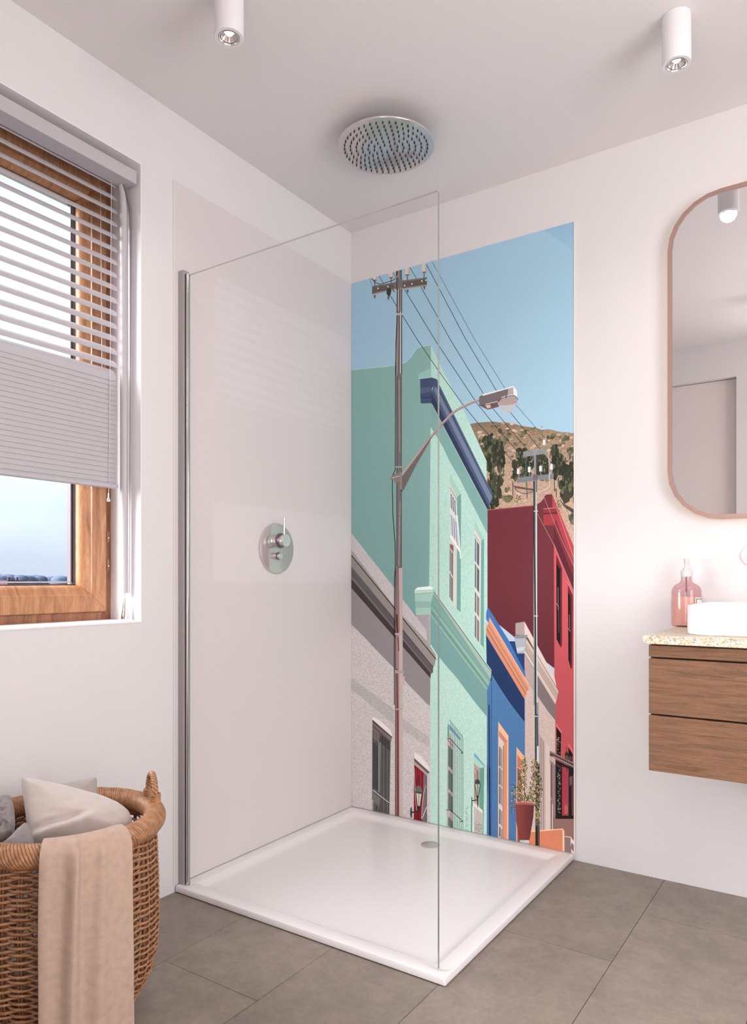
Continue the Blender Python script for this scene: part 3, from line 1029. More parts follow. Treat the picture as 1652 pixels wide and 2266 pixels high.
120 160 150 0 0 328.3 966.8 415 973.3 414.9 975.2 328.1 968.6
232 244 240 0 0 328.5 983.8 341.6 995.2 401.9 1001.1 418.9 991.9 408.3 988.1
172 168 171 0.1 0 337.3 880.2 403 883.8 404 753.5 387 763.8
186 180 184 0 0 396.6 879.9 404 882 404 753.5 397.6 760.6
196 184 176 0 0 483.1 427.3 511.4 366.6 510.4 19.7 479.5 26.7
126 168 150 0 0 483.1 431 491.9 422.8 491.9 377 482.6 394.2
92 122 116 0 0 487 358.1 506.3 338.6 505.9 258.2 486.2 271.8
92 122 116 0 0 487 259.1 506.3 240 505.9 166.8 486.2 180.1
92 122 116 0 0 487 167.4 506.3 148.6 505.9 84.6 486.2 97.6
92 122 116 0 0 487 68.4 506.3 50 505.9 18.9 486.2 31.6
150 160 156 0 0 495.2 374 495.2 25.8 496.9 26.1 496.9 374.2
126 170 198 0 0 483.7 445.7 496 436.1 542.9 390.5 540.9 381.2 483.7 429.2
48 58 58 0 0 492 461.3 497.7 443.1 499.5 443.7 493.8 461.9
48 58 58 0 0 497.6 443.8 498 11.6 499.8 12 499.4 444
48 58 58 0 0 499.7 453.7 505.4 435.6 507.2 436.2 501.5 454.3
48 58 58 0 0 505.3 436.3 505.7 13.1 507.5 13.5 507.1 436.5
48 58 58 0 0 507.4 446.1 513 428 514.8 428.7 509.2 446.8
48 58 58 0 0 512.9 428.7 513.4 14.6 515.2 14.9 514.8 428.9
48 58 58 0 0 515 438.6 520.7 420.5 522.5 421.2 516.8 439.2
48 58 58 0 0 520.6 421.2 521 16.1 522.8 16.4 522.4 421.4
48 58 58 0 0 522.7 431.1 528.3 413 530.1 413.7 524.5 431.7
48 58 58 0 0 528.2 413.7 528.6 17.5 530.4 17.9 530 413.9
48 58 58 0 0 530.3 423.6 535.9 405.6 537.7 406.2 532.1 424.2
48 58 58 0 0 535.8 406.3 536.2 19 538 19.3 537.6 406.5
48 58 58 0 0 537.9 416.1 543.5 398.1 545.3 398.8 539.7 416.7
48 58 58 0 0 543.4 398.8 543.8 20.5 545.6 20.8 545.2 399
48 58 58 0 0 546.5 408.8 551 390.7 552.8 391.3 548.3 409.4
48 58 58 0 0 551 391.4 551.4 21.9 553.2 22.3 552.8 391.6
48 52 54 0 0 480 381.7 496.3 381.7 496.7 384.3 480.3 384.2
48 52 54 0 0 494.7 382.3 552.2 332.6 554.3 334.6 496.8 384.2
48 52 54 0 0 553.1 335.2 542.2 331.8 542.8 329.3 553.7 332.8
48 52 54 0 0 482.7 377.3 507.7 352.6 509.3 354 484.3 378.7
48 52 54 0 0 476.9 91.1 498.4 93 498.7 95.6 477.2 93.7
48 52 54 0 0 496.8 93.3 552.3 57.4 554.2 59.6 498.8 95.5
48 52 54 0 0 553.4 60 538.4 57.2 538.4 54.7 553.4 57.5
176 220 202 0 0 600.8 327.6 648.7 291.5 626.3 282.9 600.8 295.3
124 180 208 0 0 602.8 342.2 647.7 298.4 649.3 289.8 600.8 328.5
112 168 151 0 0 625.4 282.7 645.8 289.3 641.9 18.2 624.4 21.9
186 170 160 0 0 601.6 299 626.3 282.9 624.4 130.8 600.8 144.7
120 108 102 0 0 603.8 279.2 620 266.9 621.4 268.3 605.2 280.7
120 108 102 0 0 619.5 267.9 618.5 138.5 620.5 138.8 621.4 268.2
120 108 102 0 0 604.7 258.5 604.3 154 606.3 154.3 606.7 258.8
228 222 217 0 0 599.8 142.7 639 119.1 638 17.5 599.8 18.9
110 96 92 0 0 603.7 125.7 604.2 19.5 606.4 19.9 605.8 126.1
110 96 92 0 0 609.6 122.1 610.2 20.6 612.3 21.1 611.7 122.5
110 96 92 0 0 615.5 118.5 616 21.8 618.2 22.2 617.6 118.9
110 96 92 0 0 621.3 114.9 621.9 22.9 624.1 23.4 623.5 115.3
110 96 92 0 0 627.2 111.3 627.8 24.1 629.9 24.5 629.4 111.7
110 96 92 0 0 633.1 107.7 633.7 25.2 635.8 25.7 635.2 108.1
@SPECK 602.8 67.9 636.1 31.3
@SPECK 563 129.2 576 23.3
50 56 56 0 0 613.9 270.7 614.3 234.3 616.8 234.7 616.4 271.1
78 84 82 0 0 606.7 229.9 611.6 236.9 622.4 237.7 626.3 231.1 629.3 220.9 603.8 216.9
176 188 176 0 0 604.7 215.2 629.3 219.1 621.4 173.2 611.6 171.6
44 50 50 0 0 603.7 215.3 611.3 171 614 171.8 606.4 216.1
44 50 50 0 0 627.4 219.4 619.6 172.7 622.3 172.8 630.1 219.4
44 50 50 0 0 616 217.3 615.9 172 618 172.3 618.2 217.7
44 50 50 0 0 610.6 171.4 622.4 173.4 619.5 160.4 618.5 124.5 616.5 124.1 614.6 159.5
60 76 74 0 0 592.5 146.4 619.6 154.8 618.8 158.9 591.8 150.6
60 84 80 0 0 589.9 163.1 590.5 129.8 594.5 130.5 593.9 163.8
96 140 130 0 0 588.7 134.2 587.7 21.4 592.1 22.2 593.1 135
204 200 198 0.55 1 206 200 199 -13.3 852.7 404 619.4 401.9 -10.3 -13.3 -10.3
188 185 184 0.5 0 3.9 593.1 228.2 475.3 228.2 409.9 3.9 543.1
190 187 186 0.5 0 268.8 441.2 399.8 376.8 399.8 334 268.8 393.5
152 148 151 0.15 0 -13.3 1009.2 404 623.1 401.9 505.6 382.7 518.7 302.1 583.2 226 652.1 126.6 731.5 59.9 787.5 3.9 829.2 -13.3 840.6
198 193 195 0.35 0 -13.3 1250.1 3.9 1233.4 223.7 998.4 268.8 947 384.8 817.9 389.1 763.9 226 911.8 -13.3 1169.8
168 163 161 0.5 0 -13.3 1179.8 3.9 1161.3 226 915.7 387 773.2 429.4 717.7 429.4 699.2 -13.3 1149.7
150 144 141 0.1 1 160 153 149 -13.3 1153.7 429.4 702.9 423.1 674.7 416.8 666.8 -13.3 1101.5
106 102 106 0.1 0 -13.3 1097.5 416.8 668.7 415.7 646.3 406.2 640.1 -13.3 1049.4
128 123 124 0 0 -13.3 1063.4 410.4 644.1 406.2 640.1 -13.3 1049.4
80 73 72 0.1 0 -13.3 1049.4 406.2 641.9 404 619.4 -13.3 1005.2
60 56 56 0 0 -15.7 1153 428.2 700.3 431.5 702.8 -11.9 1155.4
66 60 60 0 0 -14.8 1101.1 416 667.7 418 669.2 -12.5 1102.6
190 160 146 0 0 -14.3 1004.9 403.6 618.7 404.8 619.8 -12.8 1005.9
234 230 224 0.15 0 117.1 432.9 154.7 421.2 211.2 383 219.1 356.9 115.9 419
98 86 84 0 0 115.9 421 219.1 356.9 215.7 350.7 115.9 409.2
132 120 117 0 0 115.9 409.2 214.6 350.6 212.3 334.9 115.9 393.5
92 92 92 0.1 0 115.9 397.5 210 336.5 204.3 24.9 114.8 20.5
150 136 134 0 0 117.1 389.7 157 363.1 152.3 319.6 118.3 342.8
182 176 174 0 0 150 323.2 159.3 328.3 157 106 150 112.6
48 48 50 0 0 120.4 382.6 120 21.1 122.8 21.6 123.3 382.9
180 178 176 0 0 124.6 343.8 124.3 18.1 126 18.4 126.2 344
62 62 64 0 0 128.3 377.8 127.8 22.5 130.7 23 131.1 378.2
150 150 150 0 0 132.4 339 132.2 19.5 133.8 19.8 134.1 339.2
48 48 50 0 0 136.2 373.1 135.7 23.9 138.5 24.4 139 373.4
150 150 150 0 0 140.3 334.3 140.1 20.9 141.7 21.2 141.9 334.5
62 62 64 0 0 144 368.3 143.6 25.3 146.4 25.8 146.8 368.7
180 178 176 0 0 148.1 329.6 147.9 22.3 149.5 22.6 149.8 329.8
48 48 50 0 0 151.9 363.6 151.4 26.7 154.2 27.2 154.7 363.9
150 150 150 0 0 155.9 325 155.7 23.7 157.3 24 157.6 325.2
62 62 64 0 0 159.7 358.9 159.2 28.1 162 28.6 162.5 359.2
150 150 150 0 0 163.7 320.3 163.5 25.1 165.1 25.4 165.4 320.5
48 48 50 0 0 167.4 354.2 167 29.5 169.8 30 170.2 354.5
180 178 176 0 0 171.5 315.6 171.3 26.5 172.9 26.8 173.1 315.8
62 62 64 0 0 175.2 349.5 174.7 30.9 177.5 31.3 178 349.8
150 150 150 0 0 179.2 311 179 27.9 180.6 28.2 180.9 311.2
48 48 50 0 0 182.9 344.8 182.5 32.2 185.2 32.7 185.7 345.1
150 150 150 0 0 187 306.4 186.7 29.3 188.4 29.6 188.6 306.6
62 62 64 0 0 190.7 340.1 190.2 33.6 193 34.1 193.4 340.4
180 178 176 0 0 194.7 301.7 194.4 30.6 196.1 30.9 196.3 302
48 48 50 0 0 198.4 335.4 197.9 35 200.6 35.5 201.1 335.8
150 150 150 0 0 202.4 297.1 202.1 32 203.7 32.3 204 297.4
60 60 62 0.1 0 119.5 327.3 147.7 309.3 145.3 115.8 119.5 123.3
132 130 128 0 0 123.4 327.9 122.9 108 124.6 108.3 125 328.1
132 130 128 0 0 130.4 322.9 130 109.1 131.6 109.4 132.1 323.2
132 130 128 0 0 137.5 318 137 110.3 138.6 110.6 139.1 318.2
132 130 128 0 0 144.5 313 144 111.4 145.7 111.7 146.1 313.2
206 203 200 0 0 115.5 113.9 200.2 72.9 202.4 75.7 117.8 116.8
126 124 124 0 0 117.1 107.3 154.7 86.1 152.3 46.7 117.1 68
210 206 202 0 0 116.8 72.3 117.5 12.8 120.6 13.4 119.8 72.8
230 226 220 0.15 0 326.3 307.5 356.8 296.5 399.8 255.7 400.8 234.5 326.3 281.1
112 100 97 0 0 325.9 282.9 399.8 234.3 391.2 224.6 325.9 269.7
178 168 162 0 0 325.9 269.7 391.2 228.4 389.1 216.8 325.9 254.6
152 32 46 0.1 0 326.3 254.6 371.9 227.4 365.5 8.9 324.1 12.4
134 118 121 0 0 371.9 227.4 388 216.7 388 5.7 363.3 4.7
206 200 196 0 0 389.1 221.2 387 61 391.2 61.7 393.4 221.8
90 80 84 0 0 383.5 216.4 382.5 11.7 385 12.2 386.1 216.7
196 90 100 0 0 336.5 241.2 336.1 165.3 337.6 165.5 338 241.4
196 90 100 0 0 347.4 235.2 346.9 167 348.5 167.3 348.9 235.4
196 90 100 0 0 357.1 229.9 356.7 168.6 358.2 168.8 358.7 230.1
208 200 196 0.8 0 381.6 177 368.5 133.1 370.8 133 383.9 176.8
208 200 196 0.8 0 368.6 133.6 359.9 37.6 362.3 37.9 371 133.8
224 220 216 0 0 385.8 90.1 361.8 34.6 364.4 34.1 388.4 89.6
200 190 188 0 0 326.3 239.8 331.8 107.9 334 108.3 328.5 240.1
200 190 188 0 0 331.8 108.4 338.4 61.8 340.6 62.4 333.9 109
70 72 72 0 0 344.6 214.5 345.8 170.1 350.5 171 349.4 215.3
70 72 72 0 0 336.2 199.8 335.1 168.9 337.2 169.1 338.4 200
116 118 114 0 0 332.9 153.7 337.3 163.8 348.1 172.1 359 167.3 363.3 156.7 365.5 143.9 330.7 140.1
86 88 86 0 0 330.7 143.9 366.5 146 365.5 138.3 331.8 136.5
214 210 192 0 0 334 136.9 364.4 138.1 355.7 86 340.5 85.2
52 56 54 0 0 333 137 340 82.6 343.3 83.5 336.2 137.8
52 56 54 0 0 362.2 140.2 353.4 85.3 356.6 85.5 365.4 140.4
52 56 54 0 0 348 139.5 346.9 84.1 349.3 84.5 350.4 139.9
56 60 58 0 0 339.4 85 356.8 86.1 350.3 66.2 349.2 26.5 344.9 25.7 343.8 65
56 60 58 0 0 312.8 48.8 347.7 61.1 346.3 66.7 311.4 54.5
64 68 66 0 0 308.8 70.2 313.2 76.7 316.5 56.4 315.4 33.5 309.9 26.8 306.5 47.1
218 138 104 0.12 0 812.8 65.6 964.2 105 966.8 12.1 812.8 7.1
246 200 168 0 0 812.4 65.3 963.2 105.5 962.9 109.1 812.1 69
246 200 168 0 0 960.8 107.6 967.6 102.3 968.5 9.2 961.7 9.4
142 124 122 0.15 0 969.3 79.3 991.4 80.3 1009.8 54.3 1009.8 -0.2 969.3 6
232 212 200 0 0 991.4 83.6 1009.8 64.2 1009.8 47.7 994.7 64.4 991.4 47.2
222 200 188 0.1 0 993 40.9 1009.8 24.5 1009.8 -0.2 993 7.7
232 214 202 0 0 968.7 79.6 993.3 81 993.6 83.7 969.1 82.3
58 58 58 0 0 208.5 2238.9 238.5 2189.5 241.1 2190.2 211.1 2239.6
58 58 58 0 0 238.1 2190.2 338.5 2030.8 340.9 2031.7 240.6 2191
58 58 58 0 0 338 2031.5 436.3 1887.4 438.6 1888.4 340.4 2032.4
58 58 58 0 0 435.9 1888 549.7 1730.8 551.8 1731.9 438.1 1889.1
58 58 58 0 0 549.3 1731.4 615.8 1648.5 617.8 1649.7 551.3 1732.6
58 58 58 0 0 615.3 1649.1 786.7 1458.4 788.4 1459.7 617.2 1650.4
58 58 58 0 0 278.5 2250.3 421.3 2015.5 423.7 2016.3 281 2251
58 58 58 0 0 420.9 2016.1 613.7 1724 615.9 1725 423.2 2017
58 58 58 0 0 613.3 1724.5 681.7 1638.8 683.6 1640 615.3 1725.7
58 58 58 0 0 681.2 1639.4 830.3 1461.5 832.1 1462.8 683.1 1640.6
58 58 58 0 0 357.5 2244 493 2002.2 495.3 2003 360 2244.6
58 58 58 0 0 492.6 2002.9 643 1755.6 645.1 1756.5 494.9 2003.7
58 58 58 0 0 642.6 1756.3 681.6 1695.4 683.7 1696.4 644.7 1757.2
58 58 58 0 0 681.2 1695.9 876.7 1455.7 878.5 1456.9 683.1 1697.1
58 58 58 0 0 383.4 2331.6 563 1989.3 565.3 1990 385.9 2332.1
58 58 58 0 0 562.7 1989.9 694.9 1765.9 697 1766.7 564.9 1990.7
58 58 58 0 0 694.5 1766.5 757 1668.1 759 1669 696.6 1767.4
58 58 58 0 0 756.6 1668.6 918.8 1458.7 920.5 1459.9 758.5 1669.7
84 92 98 0 0 408.5 2340.5 602 1982.3 603.8 1982.8 410.3 2340.9
84 92 98 0 0 601.8 1982.7 730.2 1769.6 731.8 1770.3 603.4 1983.4
84 92 98 0 0 730 1770.1 779.3 1694.8 780.9 1695.6 731.5 1770.8
84 92 98 0 0 779.1 1695.2 891 1559.6 892.3 1560.6 780.5 1696.1
58 58 58 0 0 146.2 2342.2 172.3 2300.6 174.6 2301.3 148.6 2342.9
58 58 58 0 0 303 2339.7 336.3 2284 338.6 2284.6 305.3 2340.3
58 58 58 0 0 99.7 2341.6 114.1 2304.5 115.6 2304.6 101.2 2341.7
58 58 58 0 0 218 2342.9 236.5 2311.1 238.5 2311.6 220 2343.3
168 142 136 0 0 860.4 1280.7 927.4 1155.8 929.1 1156.6 862.1 1281.5
168 142 136 0 0 927.1 1156.4 1009.1 968.6 1010.8 969.4 928.9 1157
168 142 136 0 0 860.4 1424 894.1 1322.6 896 1323.1 862.2 1424.4
168 142 136 0 0 894 1323.1 953.2 1181.9 954.9 1182.5 895.8 1323.7
168 142 136 0 0 953 1182.4 1009.1 1061.1 1010.8 1061.9 954.7 1183.1
120 112 104 0 0 946.4 1350 1009.3 1213.3 1010.5 1213.8 947.6 1350.5
140 146 150 0 0 850.7 1518.7 861.4 1517.6 861.4 1304.7 850.7 1305.3
90 84 84 0 0 858.2 1509.8 860 1307.8 862.8 1307.6 861 1509.5
150 158 160 0 0 848.9 1308.8 863.2 1308 863.2 555.5 848.9 554.1
38 52 56 0 0 848 1425.8 848.9 1168 854.3 1167.9 853.4 1425.4
38 52 56 0 0 848.9 1169.5 851.6 997.3 856.9 997.4 854.2 1169.5
38 52 56 0 0 851.6 998.8 853.4 826.7 858.7 827 856.9 998.9
38 52 56 0 0 853.4 828.3 853.4 553.8 858.7 554.3 858.7 828.5
208 214 214 0 0 858.7 1356.4 859.6 1031.8 862.5 1031.8 861.6 1356.2
208 214 214 0 0 859.6 1032.6 861.7 554.9 864.6 555.2 862.5 1032.6
150 156 158 0 0 853.4 563.1 868.5 564.5 870.3 335.2 856 333.1
42 76 88 0 0 853.7 564 854.6 332 861 332.9 860.1 564.6
56 60 62 0 0 861.4 521.7 864.1 333.7 867.6 334.3 864.9 522.2
214 216 214 0 0 862.3 400.4 869.4 401.3 869.4 335 862.3 334
70 62 58 0.3 0 856 333.1 872.9 335.5 872.9 12.7 856 9.2
120 104 96 0 0 865.3 147.6 868.9 11.4 871.7 12.1 868.1 148.2
36 34 34 0 0 858.2 95.2 860 13 862.8 13.6 861 95.8
196 198 196 0 0 849.8 1288.3 866.7 1287.4 866.7 1283.7 849.8 1284.5
196 198 196 0 0 849.8 892.2 866.7 892.7 866.7 888.9 849.8 888.5
196 198 196 0 0 849.8 513.2 866.7 515 866.7 511.3 849.8 509.5
90 120 140 0 0 856 108.1 873.8 111.4 873.8 106.3 856 103
142 145 149 0.5 0 807.4 1515.1 841.7 1517.9 898.5 1517.3 898.5 1498.7 859.6 1497.3 807.4 1494.6
150 152 155 0.3 0 841.7 1521.3 861.4 1524.4 861.4 1498.9 841.7 1497.3
130 134 138 0.5 0 782.7 1418.2 926.4 1422 926.4 1401.9 782.7 1398.3
120 112 110 0.3 0 847.1 1425.1 866.7 1423.5 866.7 1403.1 847.1 1404.6
150 146 142 0 0 787.1 1457.6 790 1457.4 790 1415.9 787.1 1416.1
222 222 220 0 0 782.3 1452.8 794.8 1451.8 794.8 1431.1 782.3 1432.1
188 188 190 0 0 790.4 1452.2 794.8 1451.8 794.8 1431.1 790.4 1431.4
150 146 142 0 0 831.3 1460.6 834.2 1460.4 834.2 1419.3 831.3 1419.5
222 222 220 0 0 826.6 1455.9 838.9 1454.8 838.9 1434.3 826.6 1435.3
188 188 190 0 0 834.5 1455.2 838.9 1454.8 838.9 1434.3 834.5 1434.7
150 146 142 0 0 875.9 1460.1 878.8 1459.9 878.8 1419.1 875.9 1419.4
222 222 220 0 0 871.3 1455.4 883.4 1454.4 883.4 1434 871.3 1435
188 188 190 0 0 879.1 1454.7 883.4 1454.4 883.4 1434 879.1 1434.4
150 146 142 0 0 918 1463.1 920.8 1462.9 920.8 1422.5 918 1422.7
222 222 220 0 0 913.5 1458.5 925.3 1457.4 925.3 1437.2 913.5 1438.2
188 188 190 0 0 921.2 1457.8 925.3 1457.4 925.3 1437.2 921.2 1437.6
150 146 142 0 0 890.1 1557.1 892.9 1556.8 892.9 1516.1 890.1 1516.4
222 222 220 0 0 885.5 1552.5 897.4 1551.2 897.4 1530.9 885.5 1532.1
188 188 190 0 0 893.2 1551.6 897.4 1551.2 897.4 1530.9 893.2 1531.3
56 52 52 0 0 771.4 1378.7 782.9 1365.3 784.8 1366.6 773.3 1380.1
56 52 52 0 0 782.8 1365.4 801.7 1355.2 802.8 1357.2 783.8 1367.4
56 52 52 0 0 801.6 1355.3 827.7 1353.5 827.7 1355.8 801.6 1357.5
56 52 52 0 0 827.4 1353.5 847.8 1359.2 847 1361.3 826.6 1355.6
96 140 140 0 0 817.2 1482.8 817.2 1367.1 819.4 1366.9 819.4 1482.6
96 140 140 0 0 817.5 1366.6 830.7 1358.5 831.8 1360.3 818.5 1368.3
96 140 140 0 0 831 1358.5 847.7 1362.7 847.1 1364.7 830.3 1360.5
206 196 190 0 0 907.7 1504.9 909.4 1372.4 912 1372.3 910.3 1504.7
206 196 190 0 0 910.4 1374 892.2 1364.8 893.6 1362.5 911.7 1371.8
206 196 190 0 0 893.2 1365.1 862.3 1356.8 863.2 1354.3 894 1362.7
196 186 180 0 0 867.4 1406.7 869.2 1375.3 871.3 1375.3 869.5 1406.6
140 132 128 0 0 239.6 2357.2 266.6 2350.7 266.6 2278.1 239.6 2284.2
52 52 54 0 0 237.3 2350.9 238.4 2260.6 245.2 2259.1 244.1 2349.3
66 62 62 0 0 259.2 2345.2 259.2 2294.6 262.7 2293.8 262.7 2344.4
150 142 137 0 0 240.7 2280.1 267.7 2274 267.7 1892.1 240.7 1896.4
56 56 58 0 0 241.2 2280.7 240 2145.3 245 2144.3 246.1 2279.5
56 56 58 0 0 240 2146.7 234.8 2031.2 239.8 2030.2 245 2145.5
56 56 58 0 0 234.8 2032.4 233 1897 238 1896.2 239.8 2031.5
96 84 78 0 0 252 2259 249.7 2162.6 254.2 2161.6 256.5 2258
96 84 78 0 0 249.7 2163.7 252 2066.3 256.5 2065.6 254.2 2162.8
96 84 78 0 0 252 2067.6 248.6 1898.4 253.1 1897.7 256.5 2066.6
214 214 212 0 0 258 2161.9 256.9 2027.3 260.5 2026.6 261.6 2161.1
214 214 212 0 0 256.9 2028.2 256.9 1893.4 260.5 1892.8 260.5 2027.6
78 78 80 0 0 263.4 2256.3 263.9 1892.3 267.5 1891.7 267 2255.5
204 196 190 0 0 246.3 2260.3 245.9 2167.2 250.4 2166.3 250.8 2259.2
190 184 180 0 0 239.6 2159.5 267.9 2153.7 267.9 2145.1 239.6 2150.9
130 122 124 0.08 0 239.6 1892.7 246.3 1907 255.3 1905.6 265.4 1888.7 265.4 1078.8 239.6 1079
82 76 80 0 0 239.3 1893.3 238.7 1078.5 242.7 1078.5 243.4 1892.7
168 160 156 0 0 251.3 1876 253.5 1568.5 257.1 1568.1 254.9 1875.5
92 84 88 0 0 261.6 1889.7 262.1 1078.4 265.7 1078.3 265.2 1889.2
176 166 160 0.8 0 256 1358.7 252.6 1224.1 255.8 1223.9 259.2 1358.4
176 166 160 0.8 0 252.7 1224.9 249.3 1078.6 252.4 1078.5 255.8 1224.7
136 116 120 0.1 1 160 134 134 232.8 1067.6 241.8 1086.7 259.8 1086.5 268.8 1063.5 268.8 803.9 232.8 802.4
196 178 174 0.1 0 250.8 1075.1 264.3 1078.8 269.5 1063.5 269.5 803.9 255.3 803.3
176 142 140 0.08 1 150 112 114 232.8 802.4 269.5 803.9 269.5 -16.8 232.8 -23.8
200 184 182 0.12 0 252 803.2 269.9 803.9 269.9 -16.8 253.1 -19.9
104 84 88 0 0 232.3 1068.2 232.3 -24.5 236.9 -23.6 236.9 1068.1
128 58 62 0 0 241.8 477.5 243 226.6 249.7 227.6 248.6 478.2
128 58 62 0 0 243 228.3 244.1 -22.5 250.8 -21.2 249.7 229.3
112 60 56 0.8 0 236.1 880.4 239.6 801.4 248.6 802.1 245.2 880.9
120 66 60 0.8 0 244 784.1 248.6 725.7 253.1 726.2 248.5 784.6
120 60 58 0.8 0 239.1 649.8 241.4 475.9 246.8 476.5 244.5 650.2
186 180 180 0 0 231.6 800.5 269.9 802 269.9 794.4 231.6 792.8
176 168 166 0.4 0 230.5 642.8 275.5 645.9 275.5 632.6 230.5 629.3
206 186 178 0 0 264.3 616.5 280 621.4 280 587.2 264.3 582.1
210 196 190 0.8 0 266.6 632.6 262 573.8 266.5 573.9 271.1 632.7
180 170 170 0 0 235 479.8 271 483.4 271 477.7 235 474.1
30 30 32 0 0 233.1 1955.7 232 1705.1 235.8 1704.6 237 1955.1
30 30 32 0 0 232 1706.1 230.8 1493.8 234.7 1493.5 235.8 1705.6
30 30 32 0 0 231.3 1495.4 218.3 1472.5 221.8 1470.8 234.8 1493.7
30 30 32 0 0 218.4 1472.8 216.1 1418 219.9 1417.6 222.2 1472.4
30 30 32 0 0 216.1 1418.9 219.5 1302.1 223.4 1302 219.9 1418.7
30 30 32 0 0 219.5 1303 229.8 1186.2 233.6 1186.3 223.3 1303.1
30 30 32 0 0 229.7 1187.3 232 1090.1 235.8 1090.1 233.6 1187.2
30 30 32 0 0 232 1091.2 227.4 1032.6 231.3 1032.4 235.9 1091
30 30 32 0 0 227.5 1033.5 226.3 801.7 230.2 801.8 231.3 1033.5
30 30 32 0 0 226.3 802.6 226.8 493.9 230.6 494.3 230.2 802.8
176 170 166 0 0 232.8 1509.5 266.6 1506.6 266.6 1500.8 232.8 1503.7
108 101 100 0.3 0 114.8 2300.9 210 2293.8 239.6 2284.2 239.6 2261.2 133.6 2264.3 114.8 2267.5
172 154 146 0.3 0 131.3 2269.8 239.6 2266 239.6 2261.2 133.6 2263.4 117.1 2266
130 116 108 0.2 0 114.8 2302.8 239.6 2291.9 239.6 2286.1 114.8 2295
108 101 100 0.3 0 266.6 2289.5 387 2275.9 388 2241.1 266.6 2253.3
172 154 146 0.3 0 266.6 2259 388 2247.6 388 2241.1 266.6 2253.3
132 118 110 0.2 0 266.6 2291.5 387 2277.8 387 2271.2 266.6 2283.8
128 122 120 0.25 0 223.7 2287.8 244.1 2302.4 268.8 2300.5 271 2261.8 228.2 2265.7
70 64 62 0 0 238.4 2315.8 238.4 2260.9 243 2259.9 243 2314.7
80 70 66 0.4 0 189.4 2270.5 205.5 2274.6 214.6 2262.9 210 2244.6 200.9 2235.1 189.4 2253
120 108 102 0.5 0 211.1 2278.6 225.7 2250.7 231.7 2251.9 217.2 2279.8
206 222 230 0 0 142 2290 148.6 2288.6 148.6 2282.3 142 2283.8
206 222 230 0 0 193.1 2286.3 199.5 2284.8 199.5 2278.7 193.1 2280.1
206 222 230 0 0 276.8 2271.2 283.1 2269.8 283.1 2263.7 276.8 2265.1
206 222 230 0 0 312.3 2270.7 318.4 2269.3 318.4 2263.2 312.3 2264.6
206 222 230 0 0 360.3 2271 366.3 2269.6 366.3 2263.6 360.3 2265
206 222 230 0 0 379.7 2270.3 385.7 2268.9 385.7 2262.9 379.7 2264.3
122 108 100 0 0 125.4 2329.8 131 2328.5 131 2293.3 125.4 2294.6
212 202 196 0 0 115.9 2353.6 140.4 2347.8 140.4 2322.4 115.9 2328.1
186 176 172 0 0 134.1 2349.3 140.4 2347.8 140.4 2322.4 134.1 2323.9
140 112 98 0 0 118.8 2329.4 137.6 2325 137.6 2319.2 118.8 2323.5
122 108 100 0 0 209.6 2321.9 215 2320.7 215 2286 209.6 2287.2
212 202 196 0 0 200.4 2343.4 224.2 2337.8 224.2 2314.7 200.4 2320.2
186 176 172 0 0 218 2339.2 224.2 2337.8 224.2 2314.7 218 2316.1
140 112 98 0 0 203.2 2321.5 221.4 2317.2 221.4 2311.5 203.2 2315.7
122 108 100 0 0 290.6 2314.4 295.9 2313.2 295.9 2279 290.6 2280.2
212 202 196 0 0 281.7 2343.2 304.8 2337.7 304.8 2307.3 281.7 2312.7
186 176 172 0 0 298.8 2339.1 304.8 2337.7 304.8 2307.3 298.8 2308.7
140 112 98 0 0 284.4 2314 302.1 2309.8 302.1 2304.1 284.4 2308.3
122 108 100 0 0 371.5 2306.6 376.7 2305.4 376.7 2271.7 371.5 2272.9
212 202 196 0 0 362.9 2340.6 385.2 2335.1 385.2 2299.6 362.9 2304.9
186 176 172 0 0 379.5 2336.6 385.2 2335.1 385.2 2299.6 379.5 2301
140 112 98 0 0 365.5 2306.2 382.7 2302.1 382.7 2296.5 365.5 2300.6
112 100 92 0 0 122.1 2262 134.3 2259.3 132 2250 128.2 2243 124.4 2251.7
112 100 92 0 0 192.6 2240.7 204.5 2238.1 202.2 2229 198.6 2222 194.9 2230.6
112 100 92 0 0 288.6 2248.3 300.1 2245.8 297.9 2236.8 294.4 2229.9 290.8 2238.3
112 100 92 0 0 369.6 2245.3 380.7 2242.7 378.6 2233.9 375.2 2227.2 371.7 2235.4
42 44 54 0 0 108.4 2339 130.3 2313.7 132.9 2315 111 2340.3
42 44 54 0 0 130.1 2313.8 154.5 2300.1 155.8 2302.5 131.4 2316.2
42 44 54 0 0 154.6 2300.1 183.4 2299.6 182.6 2302.6 153.7 2303.1
42 44 54 0 0 182.5 2299.6 224.7 2301.8 223.6 2304.8 181.4 2302.6
42 44 54 0 0 224.4 2301.7 241.1 2309.9 238.8 2312.6 222.2 2304.4
190 160 140 0 0 236.4 2306.4 250.8 2319.3 247.2 2322.4 232.8 2309.5
154 140 134 0 0 356.2 1554.4 413 1612.6 403.6 1620.1 346.6 1561.8
154 140 134 0 0 410.7 1610.3 459.2 1657.2 450.1 1664.8 401.5 1617.9
154 140 134 0 0 456.5 1654.9 511 1697.1 502.8 1705.4 448.2 1663.1
154 140 134 0 0 507.5 1695 535.4 1708.6 528.9 1717.8 501 1704.2
154 140 134 0 0 531.9 1707.2 561.1 1717.5 555.8 1727.1 526.6 1716.9
154 140 134 0 0 557.8 1716.4 592.8 1726.5 588.1 1736.3 553.1 1726.2
154 140 134 0 0 589.1 1725.7 629.7 1732.8 626.1 1742.7 585.5 1735.7
196 180 172 0 0 408.2 1616.6 455.2 1661.9 452.6 1664.1 405.6 1618.8
196 180 172 0 0 454.4 1661.3 507.2 1702.1 504.9 1704.5 452 1663.6
196 180 172 0 0 506.2 1701.5 532.1 1714.1 530.2 1716.8 504.3 1704.2
